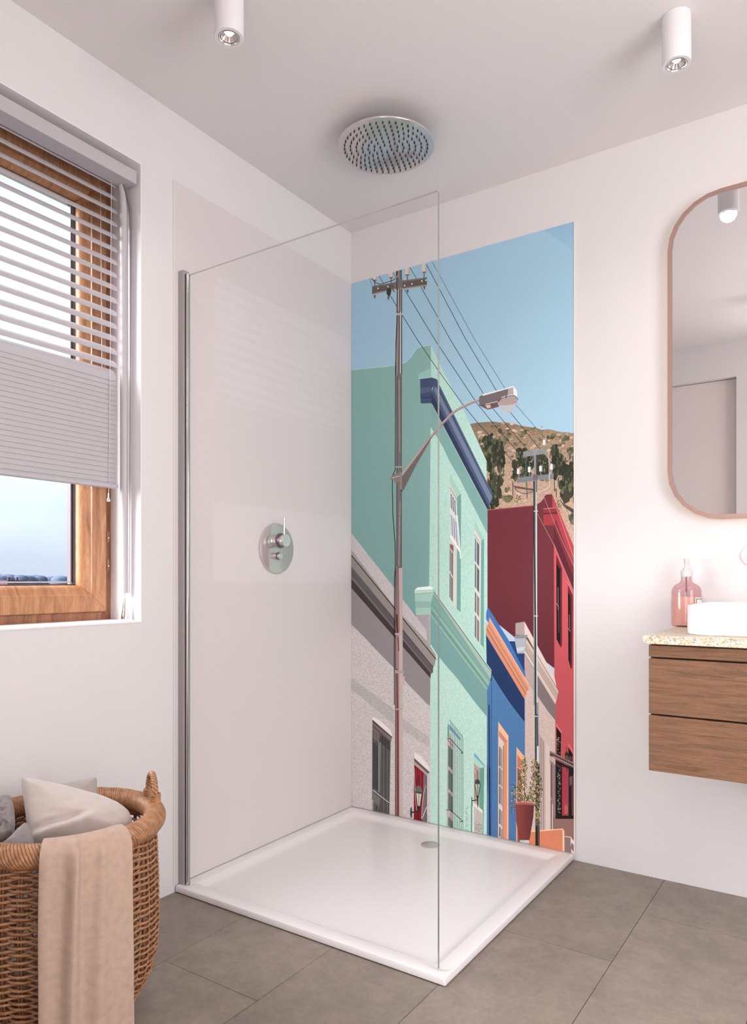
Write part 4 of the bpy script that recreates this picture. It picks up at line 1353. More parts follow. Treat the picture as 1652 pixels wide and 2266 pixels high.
196 180 172 0 0 531.1 1713.7 558.2 1723.3 556.7 1726 529.6 1716.5
196 180 172 0 0 557.2 1722.9 590 1732.4 588.7 1735.2 555.9 1725.8
196 180 172 0 0 589 1732.2 627.3 1738.8 626.3 1741.7 588 1735
124 114 112 0 0 262.1 1472.5 348.1 1559.6 408.3 1620.7 408.3 1609.5 395.5 1588.5 335.1 1504.3 275.5 1406.6 264.3 1403.6
186 168 160 0 0 262.1 1474.5 348.1 1561.5 408.3 1622.6 408.3 1617 352.5 1555.4 264.3 1460.9
142 132 130 0.3 0 210 1465.2 228.2 1477.2 259.8 1480.4 264.3 1445.6 235 1436.3 226 1452.4 210 1455.5
200 192 188 0 0 214.6 1459.4 256.3 1465.9 255.4 1468.9 213.6 1462.4
150 142 138 0 0 256.5 1482.6 266.6 1481.7 266.6 1407.3 256.5 1408
96 86 84 0 0 257.4 1406.4 267.7 1399 271.2 1402.7 260.9 1410.1
122 113 117 0.12 0 623.8 1750.3 638 1756.3 745.7 1767 746.6 1740 718.5 1732.4 701.5 1718.3 649.7 1714.7 623.8 1714.6
172 170 171 0 0 745.7 1767 767 1770.1 768.9 1736.8 745.7 1738.4
228 228 225 0 0 766.1 1771.1 781.8 1754.1 784.5 1727.7 768.9 1736.8
228 224 222 0 0 638 1758.1 724.1 1766 767 1771.8 769.8 1767.1 724.1 1761.6 640 1751.6
122 94 90 0.2 0 623.8 1715.5 649.7 1715.6 701.5 1719.2 709 1699.7 661.3 1694.5
206 180 170 0.2 0 649.7 1712.9 670.9 1713.6 674.7 1700.7 659.4 1699.2
176 158 154 0.1 0 704.3 1717.9 720.4 1729.7 742.9 1732.7 768.9 1732.5 785.5 1715.5 779.9 1702.4 750.3 1701.2 709 1705
182 190 194 0.25 0 709 1705 750.3 1701.2 779.9 1702.4 776.3 1690.7 763.3 1673.4 745.7 1667.8 727.9 1676.2 714.7 1693.7
106 78 72 0 0 704.1 1716.7 719.9 1730 717.7 1732.2 701.9 1718.9
106 78 72 0 0 718.6 1729.4 745.7 1734.6 744.7 1737.4 717.6 1732.2
106 78 72 0 0 744.5 1734.5 771.3 1733.4 771 1736.2 744.1 1737.3
106 78 72 0 0 769.4 1734.4 785.6 1715.9 787.7 1717.5 771.5 1736
230 226 222 0 0 718.6 1732.2 743.7 1737.7 742.8 1740.1 717.6 1734.6
230 226 222 0 0 742.6 1737.6 771.2 1736.2 771 1738.7 742.4 1740.1
230 226 222 0 0 769.8 1736.6 784.3 1728.2 785.4 1730.2 770.9 1738.7
200 176 170 0 0 708.8 1703.1 750.7 1699.2 750.6 1701.3 708.6 1705.2
200 176 170 0 0 750.2 1699.2 781.4 1701.2 781 1703.3 749.8 1701.3
220 222 222 0 0 651.5 1716 702 1719.9 701.5 1722 651 1718.2
140 90 80 0 0 735.4 1739.9 741 1739.1 741 1728.6 735.4 1729.4
74 62 54 0 0 813.9 179 812.1 258.5 809.9 258.1 811.8 178.6
74 62 54 0 0 812.1 257.8 815.8 327.7 813.6 327.5 809.9 257.5
74 62 54 0 0 810.3 178.7 791.9 229.7 789.8 228.7 808.3 177.7
74 62 54 0 0 791.8 229.8 758 242.1 756.9 240.1 790.7 227.9
74 62 54 0 0 821 183.3 846.4 254.9 844.4 255.2 819 183.7
74 62 54 0 0 846.3 254.4 860.7 333.9 858.6 334 844.2 254.4
74 62 54 0 0 795.6 180.2 769.4 200.4 767.9 198.7 794.1 178.4
74 62 54 0 0 767.8 199.6 758.5 127.9 760.7 128.1 770 199.8
74 62 54 0 0 824.7 184 835.7 224.2 833.6 224.4 822.6 184.2
74 62 54 0 0 804.9 184.6 788.3 263.6 786.2 262.9 802.7 183.8
@LEAF 798.3 352.6 823.7 285.7 130
@LEAF 787.3 306.2 823.7 191.3 260
@LEAF 757.8 246.2 798.3 176.6 90
@LEAF 754.1 193.4 779.9 132 34
@LEAF 823.7 242.8 852.5 185.9 90
@LEAF 838.1 351.2 870.3 284.2 140
@LEAF 834.5 313 884.4 167.6 420
@LEAF 852.5 179.1 877.4 98.5 110
@LEAF 794.6 212.3 848.9 181.9 90
156 80 74 0.08 2 104 54 55 772.6 168.8 855.5 183 850.7 171.9 848.4 134 832.7 38.6 790 30.1 778.1 110.8 777 157.4
182 104 94 0 0 772.6 170.5 787.3 177.4 841.7 185.8 856 181.4 851.6 175.5 812.8 172.3 776.3 164.2
212 168 154 0 0 776.2 169.4 795.1 177.4 794.6 179 775.8 171
212 168 154 0 0 794.3 177.2 842 184.1 842 185.8 794.4 178.9
212 168 154 0 0 841.1 184.1 854.1 181 854.9 182.7 841.8 185.8
196 206 204 0.4 0 794.6 32.7 830.9 40 830.9 28 794.6 20.6
'''


def build_print(parent):
    """the printed street picture: flat inks on one board, laid out in board millimetres"""
    random.seed(11)
    U0, U1, V0, V1 = 4.0, 1003.5, PZ0 * 1000 + 0.2, PZ1 * 1000
    polys, inks = [[(U0, V0), (U1, V0), (U1, V1), (U0, V1)]], [((0.5, 0.6, 0.7), 0, None, None)]

    def put(pts, c, g, grad=None):
        a = 0
        for i in range(len(pts)):
            x0, y0 = pts[i]
            x1, y1 = pts[(i + 1) % len(pts)]
            a += x0 * y1 - x1 * y0
        if abs(a) < 0.2:
            return
        if a < 0:
            pts = pts[::-1]
        # inks print a little deeper in the darks
        deep = lambda q: tuple(v * ((0.3 * q[0] + 0.5 * q[1] + 0.2 * q[2] + 0.001) / 0.6) ** 0.14 for v in q)
        c = deep(c)
        grad = (grad[0], deep(grad[1])) if grad else None
        polys.append(pts)
        xs = [p[0] for p in pts]
        ys = [p[1] for p in pts]
        inks.append((c, g, grad, (min(xs), min(ys), max(xs), max(ys))))

    def blob(x, y, rx, ry, c, g, n=7):
        a0 = random.random() * 6
        put([(x + rx * math.cos(a0 + 6.2832 * i / n) * random.uniform(0.7, 1.2), y + ry * math.sin(a0 + 6.2832 * i / n) * random.uniform(0.7, 1.2)) for i in range(n)], lin(c), g)

    R = random.uniform
    for ln in MURAL.strip().split('\n'):
        k = ln.split()
        if ln[0] == '@':
            x0, y0, x1, y1 = map(float, k[1:5])
            xa, xb, ya, yb = min(x0, x1), max(x0, x1), min(y0, y1), max(y0, y1)
            w_, h_ = xb - xa, yb - ya
            T = k[0][1:]
            if T == 'DABS':
                for _ in range(int(k[5])):
                    s = R(4, 13)
                    c = random.choice([(126, 112, 86), (150, 132, 106), (112, 104, 78), (190, 164, 142), (206, 182, 164)])
                    blob(R(xa, xb), R(ya, yb), s, s * 0.5, c, 0.6, 6)
            elif T == 'BUSH':
                for _ in range(9):
                    blob(R(xa + w_ * .2, xb - w_ * .2), R(ya + h_ * .2, yb - h_ * .3), w_ * R(.15, .28), h_ * R(.18, .3), random.choice([(86, 88, 66), (104, 104, 78), (122, 120, 90)]), 0.7)
            elif T == 'TREE':
                for _ in range(10):
                    blob(R(xa + w_ * .25, xb - w_ * .25), R(ya + h_ * .15, yb - h_ * .15), w_ * R(.2, .34), h_ * R(.12, .2), random.choice([(58, 62, 50), (66, 70, 56), (76, 80, 62)]), 0.8)
                for _ in range(14):
                    blob(R(xa + w_ * .1, xb - w_ * .2), R(ya + h_ * .1, yb - h_ * .06), w_ * R(.06, .14), h_ * R(.04, .12), random.choice([(98, 102, 78), (112, 114, 86), (84, 88, 68), (60, 64, 52)]), 0.8, 6)
            elif T == 'LEAF':
                for _ in range(int(k[5])):
                    rr, aa = R(0, 1) ** 0.6, R(0, 6.2832)
                    x, y = (xa + xb) / 2 + w_ * .5 * rr * math.cos(aa), (ya + yb) / 2 + h_ * .5 * rr * math.sin(aa)
                    s = R(2.2, 4.8)
                    a = R(0, PI)
                    c = random.choice([(162, 150, 104), (190, 178, 128), (120, 112, 78), (84, 74, 60), (66, 56, 50), (148, 122, 88), (206, 196, 150)])
                    dx, dy = s * math.cos(a), s * math.sin(a)
                    put([(x - dx, y - dy), (x + dy * .45, y - dx * .45), (x + dx, y + dy), (x - dy * .45, y + dx * .45)], lin(c), 0.2)
            elif T in ('GRILL', 'SPECK'):
                c = (196, 190, 186) if T == 'GRILL' else (120, 104, 92)
                for _ in range(int(w_ * h_ / (22 if T == 'GRILL' else 14))):
                    blob(R(xa, xb), R(ya, yb), R(.6, 1.5), R(.6, 1.8), c, 0.2, 5)
            continue
        nums = [float(q) for q in k]
        c, grain, mode = lin(nums[:3]), nums[3], int(nums[4])
        rest_ = nums[8:] if mode else nums[5:]
        grad = ('nvh'[mode], lin(nums[5:8])) if mode else None
        put(list(zip(rest_[0::2], rest_[1::2])), c, grain, grad)
    V, F = [], []
    for p in polys:
        F.append(list(range(len(V), len(V) + len(p))))
        V += [Vector(q) for q in p]
    r = delaunay_2d_cdt(V, [], F, 0, 1e-3)
    ov, of, orig = r[0], r[2], r[5]
    vs = [(p.x / 1000, -0.0042, p.y / 1000) for p in ov]
    fs, top = [], []
    for f_, o_ in zip(of, orig):
        if 0 in o_ and len(f_) >= 3:
            fs.append(tuple(f_))
            top.append(max(o_))
    me = bpy.data.meshes.new('printed_board')
    me.from_pydata(vs, [], fs)
    cl = me.attributes.new('ink', 'FLOAT_COLOR', 'CORNER')
    for p in me.polygons:
        c, g, grad, bb = inks[top[p.index]]
        for li in p.loop_indices:
            cc = c
            if grad:
                x, _, z = me.vertices[me.loops[li].vertex_index].co
                t_ = (bb[3] - z * 1000) / (bb[3] - bb[1]) if grad[0] == 'v' else (x * 1000 - bb[0]) / (bb[2] - bb[0])
                t_ = min(1, max(0, t_))
                cc = tuple(a + (b_ - a) * t_ for a, b_ in zip(c, grad[1]))
            cl.data[li].color = (*cc, g)
    bm = bmesh.new()
    bm.from_mesh(me)
    for f_ in bm.faces:
        if f_.normal.y > 0:
            f_.normal_flip()
    # the board's own thickness
    e0 = [(U0 / 1000, V0 / 1000), (U1 / 1000, V0 / 1000), (U1 / 1000, V1 / 1000), (U0 / 1000, V1 / 1000)]
    fr = [bm.verts.new((x, -0.00415, z)) for x, z in e0]
    bk = [bm.verts.new((x, -0.0008, z)) for x, z in e0]
    for i in range(4):
        j = (i + 1) % 4
        bm.faces.new((fr[i], bk[i], bk[j], fr[j])).material_index = 1
    bm.faces.new(bk).material_index = 1
    bm.to_mesh(me)
    bm.free()
    me.materials.append(M['print'])
    me.materials.append(M['label_white'])
    o = bpy.data.objects.new('printed_board', me)
    COL.objects.link(o)
    o.parent = parent
    o.location = -Vector(parent.location)
    return o


mu = thing('printed_wall_panel', (0.5, -0.002, PZ0), 'tall printed wall panel on the back wall showing colourful houses under a blue sky', 'wall panel')
build_print(mu)
e = MB().box((1.0037, -0.0062, PZ0), (1.0077, -0.0006, PZ1 + 0.0006))
part(e, 'edge_trim', M['trim_light'], mu, smooth=0)

# ------------------------------------------------------------------ glass shower screen
GY, GX1, GZ1 = -0.9755, 0.972, 2.026
gs = thing('shower_screen', (0.5, GY, TH), 'frameless clear glass shower screen standing along the front of the shower tray', 'shower screen')
gx0 = 0.0440
g = MB().prism(rounded(gx0, TH + 0.0008, GX1, GZ1, 0.004, 3), GY - 0.004, GY + 0.004, 'xz', 0, 1)
go = part(g, 'glass_panel', [M['glass'], M['cut_glass'], M['polished_edge']], gs, smooth=30)
for f_ in go.data.polygons:
    if f_.material_index == 1 and abs(f_.normal.z) > 0.9:
        f_.material_index = 2 if f_.normal.z > 0 else 0
p_ = MB().box((0.0050, GY - 0.0105, TH + 0.0004), (0.0288, GY + 0.014, 2.045))
part(p_, 'wall_profile', M['profile'], gs, bevel=(0.0015, 3))
s_ = MB().box((0.0291, GY - 0.0035, TH + 0.004), (0.0360, GY + 0.011, 2.032))
part(s_, 'seal', M['dark_rubber'], gs, smooth=0)
c_ = MB().lathe([(0.0048, TH + 0.0005), (0.0054, TH + 0.003), (0.0054, 2.028), (0.0045, 2.032), (0.0012, 2.033)], 20, (0.0388, GY - 0.001, 0))
part(c_, 'clamping_tube', M['chrome'], gs)

# ------------------------------------------------------------------ rain shower head
HX, HY, HZ, HR = 0.524, -0.529, 2.506, 0.165
sh = thing('rain_shower_head', (HX, HY, CEIL), 'round chrome rain shower head hanging flat under the ceiling', 'shower head')
d_ = MB().lathe([(0.001, HZ), (HR - 0.003, HZ), (HR - 0.0008, HZ + 0.0006), (HR, HZ + 0.002), (HR, HZ + 0.005), (HR - 0.002, HZ + 0.007), (0.05, HZ + 0.011), (0.03, HZ + 0.014), (0.001, HZ + 0.014)], 96, (HX, HY, 0))
part(d_, 'disc', M['chrome_plate'], sh)
pp = MB().lathe([(0.011, HZ + 0.013), (0.011, CEIL - 0.006), (0.028, CEIL - 0.005), (0.028, CEIL)], 32, (HX, HY, 0))
part(pp, 'ceiling_pipe', M['chrome'], sh)
pts = []
for ringk in range(1, 8):
    n = 6 * ringk
    for i in range(n):
        a = 2 * PI * (i + 0.5 * (ringk % 2)) / n + 0.35
        pts.append((HX + 0.0203 * ringk * math.cos(a), HY + 0.0203 * ringk * math.sin(a)))
pts.sort(key=lambda p: (p[0] - 1.8655) ** 2 + (p[1] + 2.6127) ** 2)
nz0 = None
NP = [(0.0026, 0.0006), (0.0026, -0.0030), (0.0018, -0.0072), (0.0004, -0.0078)]
for x, y in pts[:100]:
    if nz0 is None:
        nz0 = MB().lathe(NP, 12, (0, 0, 0)).build('nozzle', M['black'])
        o = nz0
    else:
        o = nz0.copy()
        COL.objects.link(o)
    o.parent = sh
    o.location = Vector((x, y, HZ)) - Vector(sh.location)
rest = MB()
for x, y in pts[100:]:
    rest.lathe(NP, 12, (x, y, HZ))
tag(part(rest, 'nozzles', M['black'], sh), kind='stuff')

# ------------------------------------------------------------------ shower mixer
mxr = thing('shower_mixer', (0.004, -0.505, 1.146), 'chrome shower mixer with a round wall plate and upright lever on the beige panel', 'shower mixer')
PX = 0.0037
q = MB().lathe([(0.098, 0), (0.098, 0.004), (0.0965, 0.0065), (0.093, 0.0075), (0.001, 0.0078)], 96, (PX, -0.503, 1.147), 'x')
part(q, 'wall_plate', M['chrome_plate'], mxr)
q = MB()
q.lathe([(0.0225, 0.0075), (0.0235, 0.009), (0.0235, 0.030), (0.022, 0.0315), (0.022, 0.033)], 48, (PX, -0.519, 1.176), 'x')
tk = part(q, 'temperature_collar', M['chrome'], mxr)
q = MB().lathe([(0.0215, 0.0332), (0.0275, 0.0332), (0.029, 0.0345), (0.029, 0.038), (0.0275, 0.0394), (0.0215, 0.0394)], 48, (PX, -0.519, 1.176), 'x')
part(q, 'collar_ring', M['chrome_dark'], tk)
q = MB().lathe([(0.0225, 0.0395), (0.0235, 0.041), (0.0235, 0.066), (0.0225, 0.0672), (0.001, 0.0675)], 48, (PX, -0.519, 1.176), 'x')
kn = part(q, 'control_knob', M['chrome'], mxr)
q = MB().tube([(PX + 0.055, -0.519, 1.198), (PX + 0.055, -0.519, 1.262)], 0.0032, 16)
part(q, 'lever', M['chrome'], kn)
q = MB()
q.lathe([(0.0105, 0.0075), (0.011, 0.009), (0.0115, 0.034), (0.0105, 0.035), (0.001, 0.0352)], 40, (PX, -0.513, 1.118), 'x')
db = part(q, 'diverter_button', M['chrome'], mxr)
q = MB().lathe([(0.0116, 0.0185), (0.0140, 0.019), (0.0147, 0.0205), (0.0140, 0.022), (0.0116, 0.0225)], 40, (PX, -0.513, 1.118), 'x', cap=False)
part(q, 'button_ring', M['chrome_dark'], db)

# ------------------------------------------------------------------ surface downlights
def downlight(x, y, zb, label):
    o = thing('ceiling_spotlight', (x, y, CEIL), label, 'ceiling lamp', 'cylindrical white ceiling spotlights')
    r = 0.0375
    c = MB().lathe([(r, CEIL - 0.0005), (r, zb + 0.002), (r - 0.001, zb), (0.0275, zb), (0.0265, zb + 0.004), (0.026, zb + 0.02), (0.001, zb + 0.021)], 48, (x, y, 0))
    part(c, 'housing', M['alu_white'], o)
    c = MB().lathe([(0.0262, zb + 0.001), (0.0262, zb - 0.0006), (0.0242, zb - 0.001), (0.0228, zb + 0.002), (0.0215, zb + 0.010), (0.0215, zb + 0.013)], 40, (x, y, 0), cap=False)
    part(c, 'chrome_ring', M['chrome'], o)
    c = MB().lathe([(0.0205, zb + 0.003), (0.016, zb + 0.009), (0.0095, zb + 0.016), (0.0095, zb + 0.018)], 32, (x, y, 0), cap=False)
    part(c, 'reflector', M['chrome'], o)
    c = MB().lathe([(0.0090, zb + 0.0178), (0.0090, zb + 0.013), (0.0065, zb + 0.009), (0.001, zb + 0.0075)], 24, (x, y, 0))
    part(c, 'led', M['bulb'], o)
    l = bpy.data.lights.new('spot_light', 'SPOT')
    l.energy = 3
    l.color = lin((255, 247, 240))
    l.spot_size = math.radians(150)
    l.spot_blend = 1.0
    l.shadow_soft_size = 0.03
    lo = bpy.data.objects.new('spot_light', l)
    COL.objects.link(lo)
    lo.parent = o
    lo.location = (0, 0, zb - 0.004 - CEIL)
    return o


downlight(0.521, -1.270, 2.422, 'white cylinder spotlight on the ceiling in front of the shower, above the window side')
downlight(1.455, -0.510, 2.433, 'white cylinder spotlight on the ceiling near the lit mirror')
downlight(2.35, -0.62, 2.433, 'white cylinder spotlight on the ceiling right of the mirror')
downlight(1.50, -1.85, 2.433, 'white cylinder spotlight on the ceiling in front of the doorway')

# ------------------------------------------------------------------ mirror
MX0, MX1, MZ0, MZ1 = 1.3335, 1.9335, 1.2255, 2.298
mi = thing('wall_mirror', (1.63, 0, MZ0), 'tall rounded wall mirror with a rose copper frame and warm light glowing behind', 'mirror')
outer = rounded(MX0, MZ0, MX1, MZ1, 0.165, 6)
inner = rounded(MX0 + 0.014, MZ0 + 0.014, MX1 - 0.014, MZ1 - 0.014, 0.151, 6)
n = len(outer)
fr = MB()
vs = [(x, -0.034, z) for x, z in outer] + [(x, -0.034, z) for x, z in inner] + [(x, -0.010, z) for x, z in outer] + [(x, -0.010, z) for x, z in inner]
fs = []
for i in range(n):
    j = (i + 1) % n
    fs += [(i, j, n + j, n + i), (2 * n + i, 3 * n + i, 3 * n + j, 2 * n + j), (i, 2 * n + i, 2 * n + j, j), (n + i, n + j, 3 * n + j, 3 * n + i)]
fr.add(vs, fs)
part(fr, 'frame', M['copper'], mi, smooth=20)
gl = MB().prism([(x, z) for x, z in rounded(MX0 + 0.0142, MZ0 + 0.0142, MX1 - 0.0142, MZ1 - 0.0142, 0.151, 6)], -0.031, -0.027, 'xz')
part(gl, 'mirror_glass', M['mirror'], mi, smooth=0)
bx = MB().prism(rounded(MX0 + 0.05, MZ0 + 0.05, MX1 - 0.05, MZ1 - 0.05, 0.12, 6), -0.0265, -0.0006, 'xz')
part(bx, 'back_box', M['alu_white'], mi, smooth=0)
o1 = rounded(MX0 + 0.046, MZ0 + 0.046, MX1 - 0.046, MZ1 - 0.046, 0.122, 6)
ld = MB()
vs = [(x, -0.020, z) for x, z in o1] + [(x, -0.012, z) for x, z in o1]
ld.add(vs, [(i, (i + 1) % n, n + (i + 1) % n, n + i) for i in range(n)])
part(ld, 'led_strip', M['led'], mi, smooth=0)

# ------------------------------------------------------------------ vanity unit, worktop, basin, tap, soap bottle
VX0, VX1, VY = 1.3835, 2.58, -0.516
CT0, CT1 = 0.8495, 0.8735
va = thing('vanity_cabinet', (1.98, -0.26, 0.497), 'wall-hung brown timber vanity cabinet with two drawers under the stone worktop', 'vanity cabinet')
b = MB().box((VX0 + 0.001, VY + 0.022, 0.4985), (VX1 - 0.001, -0.0008, CT0 - 0.0006))
part(b, 'cabinet_body', M['vanity_wood'], va, smooth=0)
for nm, z0, z1 in (('top_rail', 0.8135, 0.8455), ('drawer_front', 0.6560, 0.8085), ('drawer_front', 0.4975, 0.6510)):
    b = MB().box((VX0, VY, z0), (VX1, VY + 0.0205, z1))
    part(b, nm, M['vanity_wood'], va, bevel=(0.001, 2))
b = MB().box((VX0 + 0.003, VY + 0.0207, 0.4990), (VX1 - 0.003, VY + 0.0218, CT0 - 0.001))  # dark sheet standing in for the shade in the gaps between fronts
part(b, 'gap_shade_sheet', simple('dark_gap', (52, 34, 30), 0.8), va, smooth=0)

ct = MB().box((1.3705, -0.532, CT0), (2.60, -0.0008, CT1))
ct = tag(ct.build('stone_worktop', M['terrazzo'], bevel=(0.0025, 3)), 'cream speckled stone worktop lying on the timber vanity cabinet', 'worktop')

BX0, BX1, BYA, BYB, BH = 1.466, 2.02, -0.470, -0.115, 0.0835
bs = MB()


def basin_ring(ins, z, r):
    return [(x, y, z) for x, y in rounded(BX0 + ins, BYA + ins, BX1 - ins, BYB - ins, r, 8)]


R0 = CT1 + 0.0004
levels = [basin_ring(0.004, R0, 0.052), basin_ring(0.0, R0 + 0.004, 0.056), basin_ring(0.0, R0 + BH - 0.004, 0.056), basin_ring(0.0012, R0 + BH - 0.001, 0.055), basin_ring(0.004, R0 + BH, 0.053),
          basin_ring(0.009, R0 + BH, 0.049), basin_ring(0.0125, R0 + BH - 0.003, 0.046), basin_ring(0.016, R0 + 0.045, 0.046), basin_ring(0.04, R0 + 0.018, 0.05), basin_ring(0.10, R0 + 0.012, 0.06)]
n = len(levels[0])
vs = sum(levels, [])
fs = [(k * n + i, k * n + (i + 1) % n, (k + 1) * n + (i + 1) % n, (k + 1) * n + i) for k in range(len(levels) - 1) for i in range(n)]
fs += [tuple(range(n - 1, -1, -1)), tuple((len(levels) - 1) * n + i for i in range(n))]
bs.add(vs, fs)
ba = thing('wash_basin', (1.74, -0.29, CT1), 'white ceramic countertop basin with rounded corners on the stone worktop', 'basin')
part(bs, 'bowl', M['ceramic'], ba)
q = MB().lathe([(0.02, R0 + 0.0122), (0.02, R0 + 0.0145), (0.001, R0 + 0.016)], 24, (1.74, -0.29, 0))
part(q, 'drain_plug', M['chrome'], ba)

tp = thing('wall_tap', (1.587, 0, 1.106), 'wall-mounted tap with a round pale disc above the basin', 'tap')
q = MB().lathe([(0.036, -0.0008), (0.036, -0.004), (0.034, -0.006), (0.014, -0.0062)], 48, (1.587, 0, 1.106), 'y')
part(q, 'wall_disc', M['alu_white'], tp)
q = MB().tube([(1.590, -0.005, 1.106), (1.612, -0.05, 1.106), (1.640, -0.155, 1.106), (1.646, -0.180, 1.100), (1.648, -0.188, 1.085)], 0.0105, 20)
part(q, 'spout', M['alu_white'], tp)

SBX, SBY = 1.398, -0.062
sb = thing('soap_dispenser', (SBX, SBY, CT1), 'pink glass pump bottle half full of peach soap beside the basin', 'soap bottle')
z0 = CT1 + 0.0004
R_ = 0.0462
glp = [(0.030, z0), (R_ - 0.004, z0 + 0.0005), (R_, z0 + 0.005), (R_, z0 + 0.112), (R_ - 0.0015, z0 + 0.121), (R_ - 0.006, z0 + 0.130), (R_ - 0.013, z0 + 0.137), (0.0225, z0 + 0.1425), (0.0180, z0 + 0.148), (0.0163, z0 + 0.154), (0.0163, z0 + 0.164)]
q = MB().lathe(glp, 64, (SBX, SBY, 0), cap=False)
q.lathe([(0.001, z0), (0.030, z0)], 64, (SBX, SBY, 0), cap=False)
part(q, 'glass_bottle', M['bottle'], sb, weld=True)
q = MB().lathe([(0.001, z0 + 0.003), (R_ - 0.006, z0 + 0.003), (R_ - 0.003, z0 + 0.006), (R_ - 0.003, z0 + 0.0975), (0.001, z0 + 0.0980)], 64, (SBX, SBY, 0))
part(q, 'liquid_soap', M['soap'], sb)
q = MB().tube([(SBX, SBY, z0 + 0.098), (SBX, SBY, z0 + 0.168)], 0.0023, 12)
part(q, 'dip_tube', M['tube'], sb)
q = MB()
q.lathe([(0.0178, z0 + 0.163), (0.0180, z0 + 0.164), (0.0180, z0 + 0.1838), (0.0168, z0 + 0.185), (0.0115, z0 + 0.1852), (0.0115, z0 + 0.192), (0.0065, z0 + 0.1925), (0.0058, z0 + 0.207), (0.0058, z0 + 0.2075)], 40, (SBX, SBY, 0))
pm = part(q, 'pump_collar', M['pump'], sb)
q = MB()
q.lathe([(0.0066, z0 + 0.2076), (0.0072, z0 + 0.209), (0.0072, z0 + 0.2175), (0.0085, z0 + 0.2185), (0.0085, z0 + 0.223), (0.0075, z0 + 0.2245), (0.001, z0 + 0.2247)], 32, (SBX, SBY, 0))
q.tube([(SBX, SBY, z0 + 0.2205), (SBX - 0.005, SBY + 0.016, z0 + 0.2205), (SBX - 0.010, SBY + 0.031, z0 + 0.2200), (SBX - 0.011, SBY + 0.035, z0 + 0.217)], [0.0046, 0.0044, 0.0038, 0.0032], 14)
part(q, 'pump_head', M['pump'], sb)


def wrap(a0, a1, za, zb, r, seg=14):
    q = MB()
    q.grid(lambda u, v: (SBX + r * math.cos(a0 + (a1 - a0) * u), SBY + r * math.sin(a0 + (a1 - a0) * u), za + (zb - za) * v), seg, 1)
    return q


A0, A1 = math.radians(-46), math.radians(34)
q = wrap(A0, A1, z0 + 0.022, z0 + 0.0955, R_ + 0.0004)
lb = part(q, 'label', M['label_white'], sb, smooth=60)
q = MB()
da, dzz = math.radians(4.5), 0.0036
r2 = R_ + 0.0007
for (a, b_, c, d_) in ((A0 + da, A1 - da, z0 + 0.0955 - dzz - 0.0022, z0 + 0.0955 - dzz), (A0 + da, A1 - da, z0 + 0.022 + dzz, z0 + 0.022 + dzz + 0.0022), (A0 + da, A0 + da * 1.7, z0 + 0.022 + dzz, z0 + 0.0955 - dzz), (A1 - da * 1.7, A1 - da, z0 + 0.022 + dzz, z0 + 0.0955 - dzz)):
    w_ = wrap(a, b_, c, d_, r2)
    q.add(w_.v, w_.f)
part(q, 'label_border', M['label_ink'], lb, smooth=60)

# ------------------------------------------------------------------ laundry basket
BCX, BCY, BZR, BR = 0.303, -1.597, 0.45, 0.2075
bk = thing('wicker_basket', (BCX, BCY, 0), 'round brown wicker laundry basket with a rope-twist handle standing under the window', 'basket')
prof = [(0.0, 0.135), (0.015, 0.150), (0.04, 0.168), (0.07, 0.186), (0.10, 0.199), (0.14, 0.207), (0.20, 0.211), (0.30, 0.210), (0.40, 0.206), (0.46, 0.204)]


def brad(z):
    for (za, ra), (zb_, rb) in zip(prof, prof[1:]):
        if z <= zb_:
            t_ = (z - za) / (zb_ - za)
            t_ = t_ * t_ * (3 - 2 * t_) if False else t_
            return ra + (rb - ra) * t_
    return prof[-1][1]


NS = 32
rnd = random.Random(5)
wv = MB()
rows = 58
for k in range(rows):
    z = 0.010 + k * (0.418 / rows)
    pts = []
    for i in range(NS * 4):
        a = 2 * PI * i / (NS * 4)
        off = 0.0074 * math.cos(NS / 2 * a + k * PI)
        zz = z + 0.0016 * math.sin(a * 3 + k * 1.7) + 0.0011 * math.cos(NS * a) * (1 if k % 2 else -1) + rnd.uniform(-0.0005, 0.0005)
        r_ = brad(z) + off
        pts.append((BCX + r_ * math.cos(a), BCY + r_ * math.sin(a), zz))
    wv.tube(pts, 0.0029, 6, closed=True)
part(wv, 'woven_side', M['wicker'], bk, smooth=60)
st = MB()
for i in range(NS):
    a = 2 * PI * (i + 0.0) / NS
    for dA in (-0.0145, 0.0145):
        pts = []
        for z in (0.004, 0.04, 0.08, 0.12, 0.18, 0.26, 0.34, 0.44):
            r_ = brad(z)
            pts.append((BCX + r_ * math.cos(a + dA), BCY + r_ * math.sin(a + dA), z))
        st.tube(pts, 0.0024, 5)
part(st, 'stakes', M['wicker_dark'], bk, smooth=60)
bo = MB().lathe([(0.001, 0.002), (0.134, 0.002), (0.146, 0.010), (0.134, 0.016), (0.001, 0.014)], 48, (BCX, BCY, 0))
part(bo, 'base', M['wicker_dark'], bk)
rm = MB()
STR, TURN, PP = 10, 18, 12
for s in range(STR):
    pts = []
    NN = TURN * PP
    for i in range(NN):
        u = i / NN
        a = 2 * PI * u
        b_ = 2 * PI * (TURN * u) + 2 * PI * s / STR * 1.0
        rr = 0.0235
        R1 = BR + rr * math.cos(b_)
        pts.append((BCX + R1 * math.cos(a), BCY + R1 * math.sin(a), BZR - rr * math.sin(b_)))
    rm.tube(pts, 0.0037, 6, closed=True)
rm.grid(lambda u, v: (BCX + (BR + 0.0212 * math.cos(2 * PI * v)) * math.cos(2 * PI * u), BCY + (BR + 0.0212 * math.cos(2 * PI * v)) * math.sin(2 * PI * u), BZR + 0.0212 * math.sin(2 * PI * v)), 64, 12, 1)
part(rm, 'rim', [M['wicker'], M['wicker_shaded_core']], bk, smooth=60)


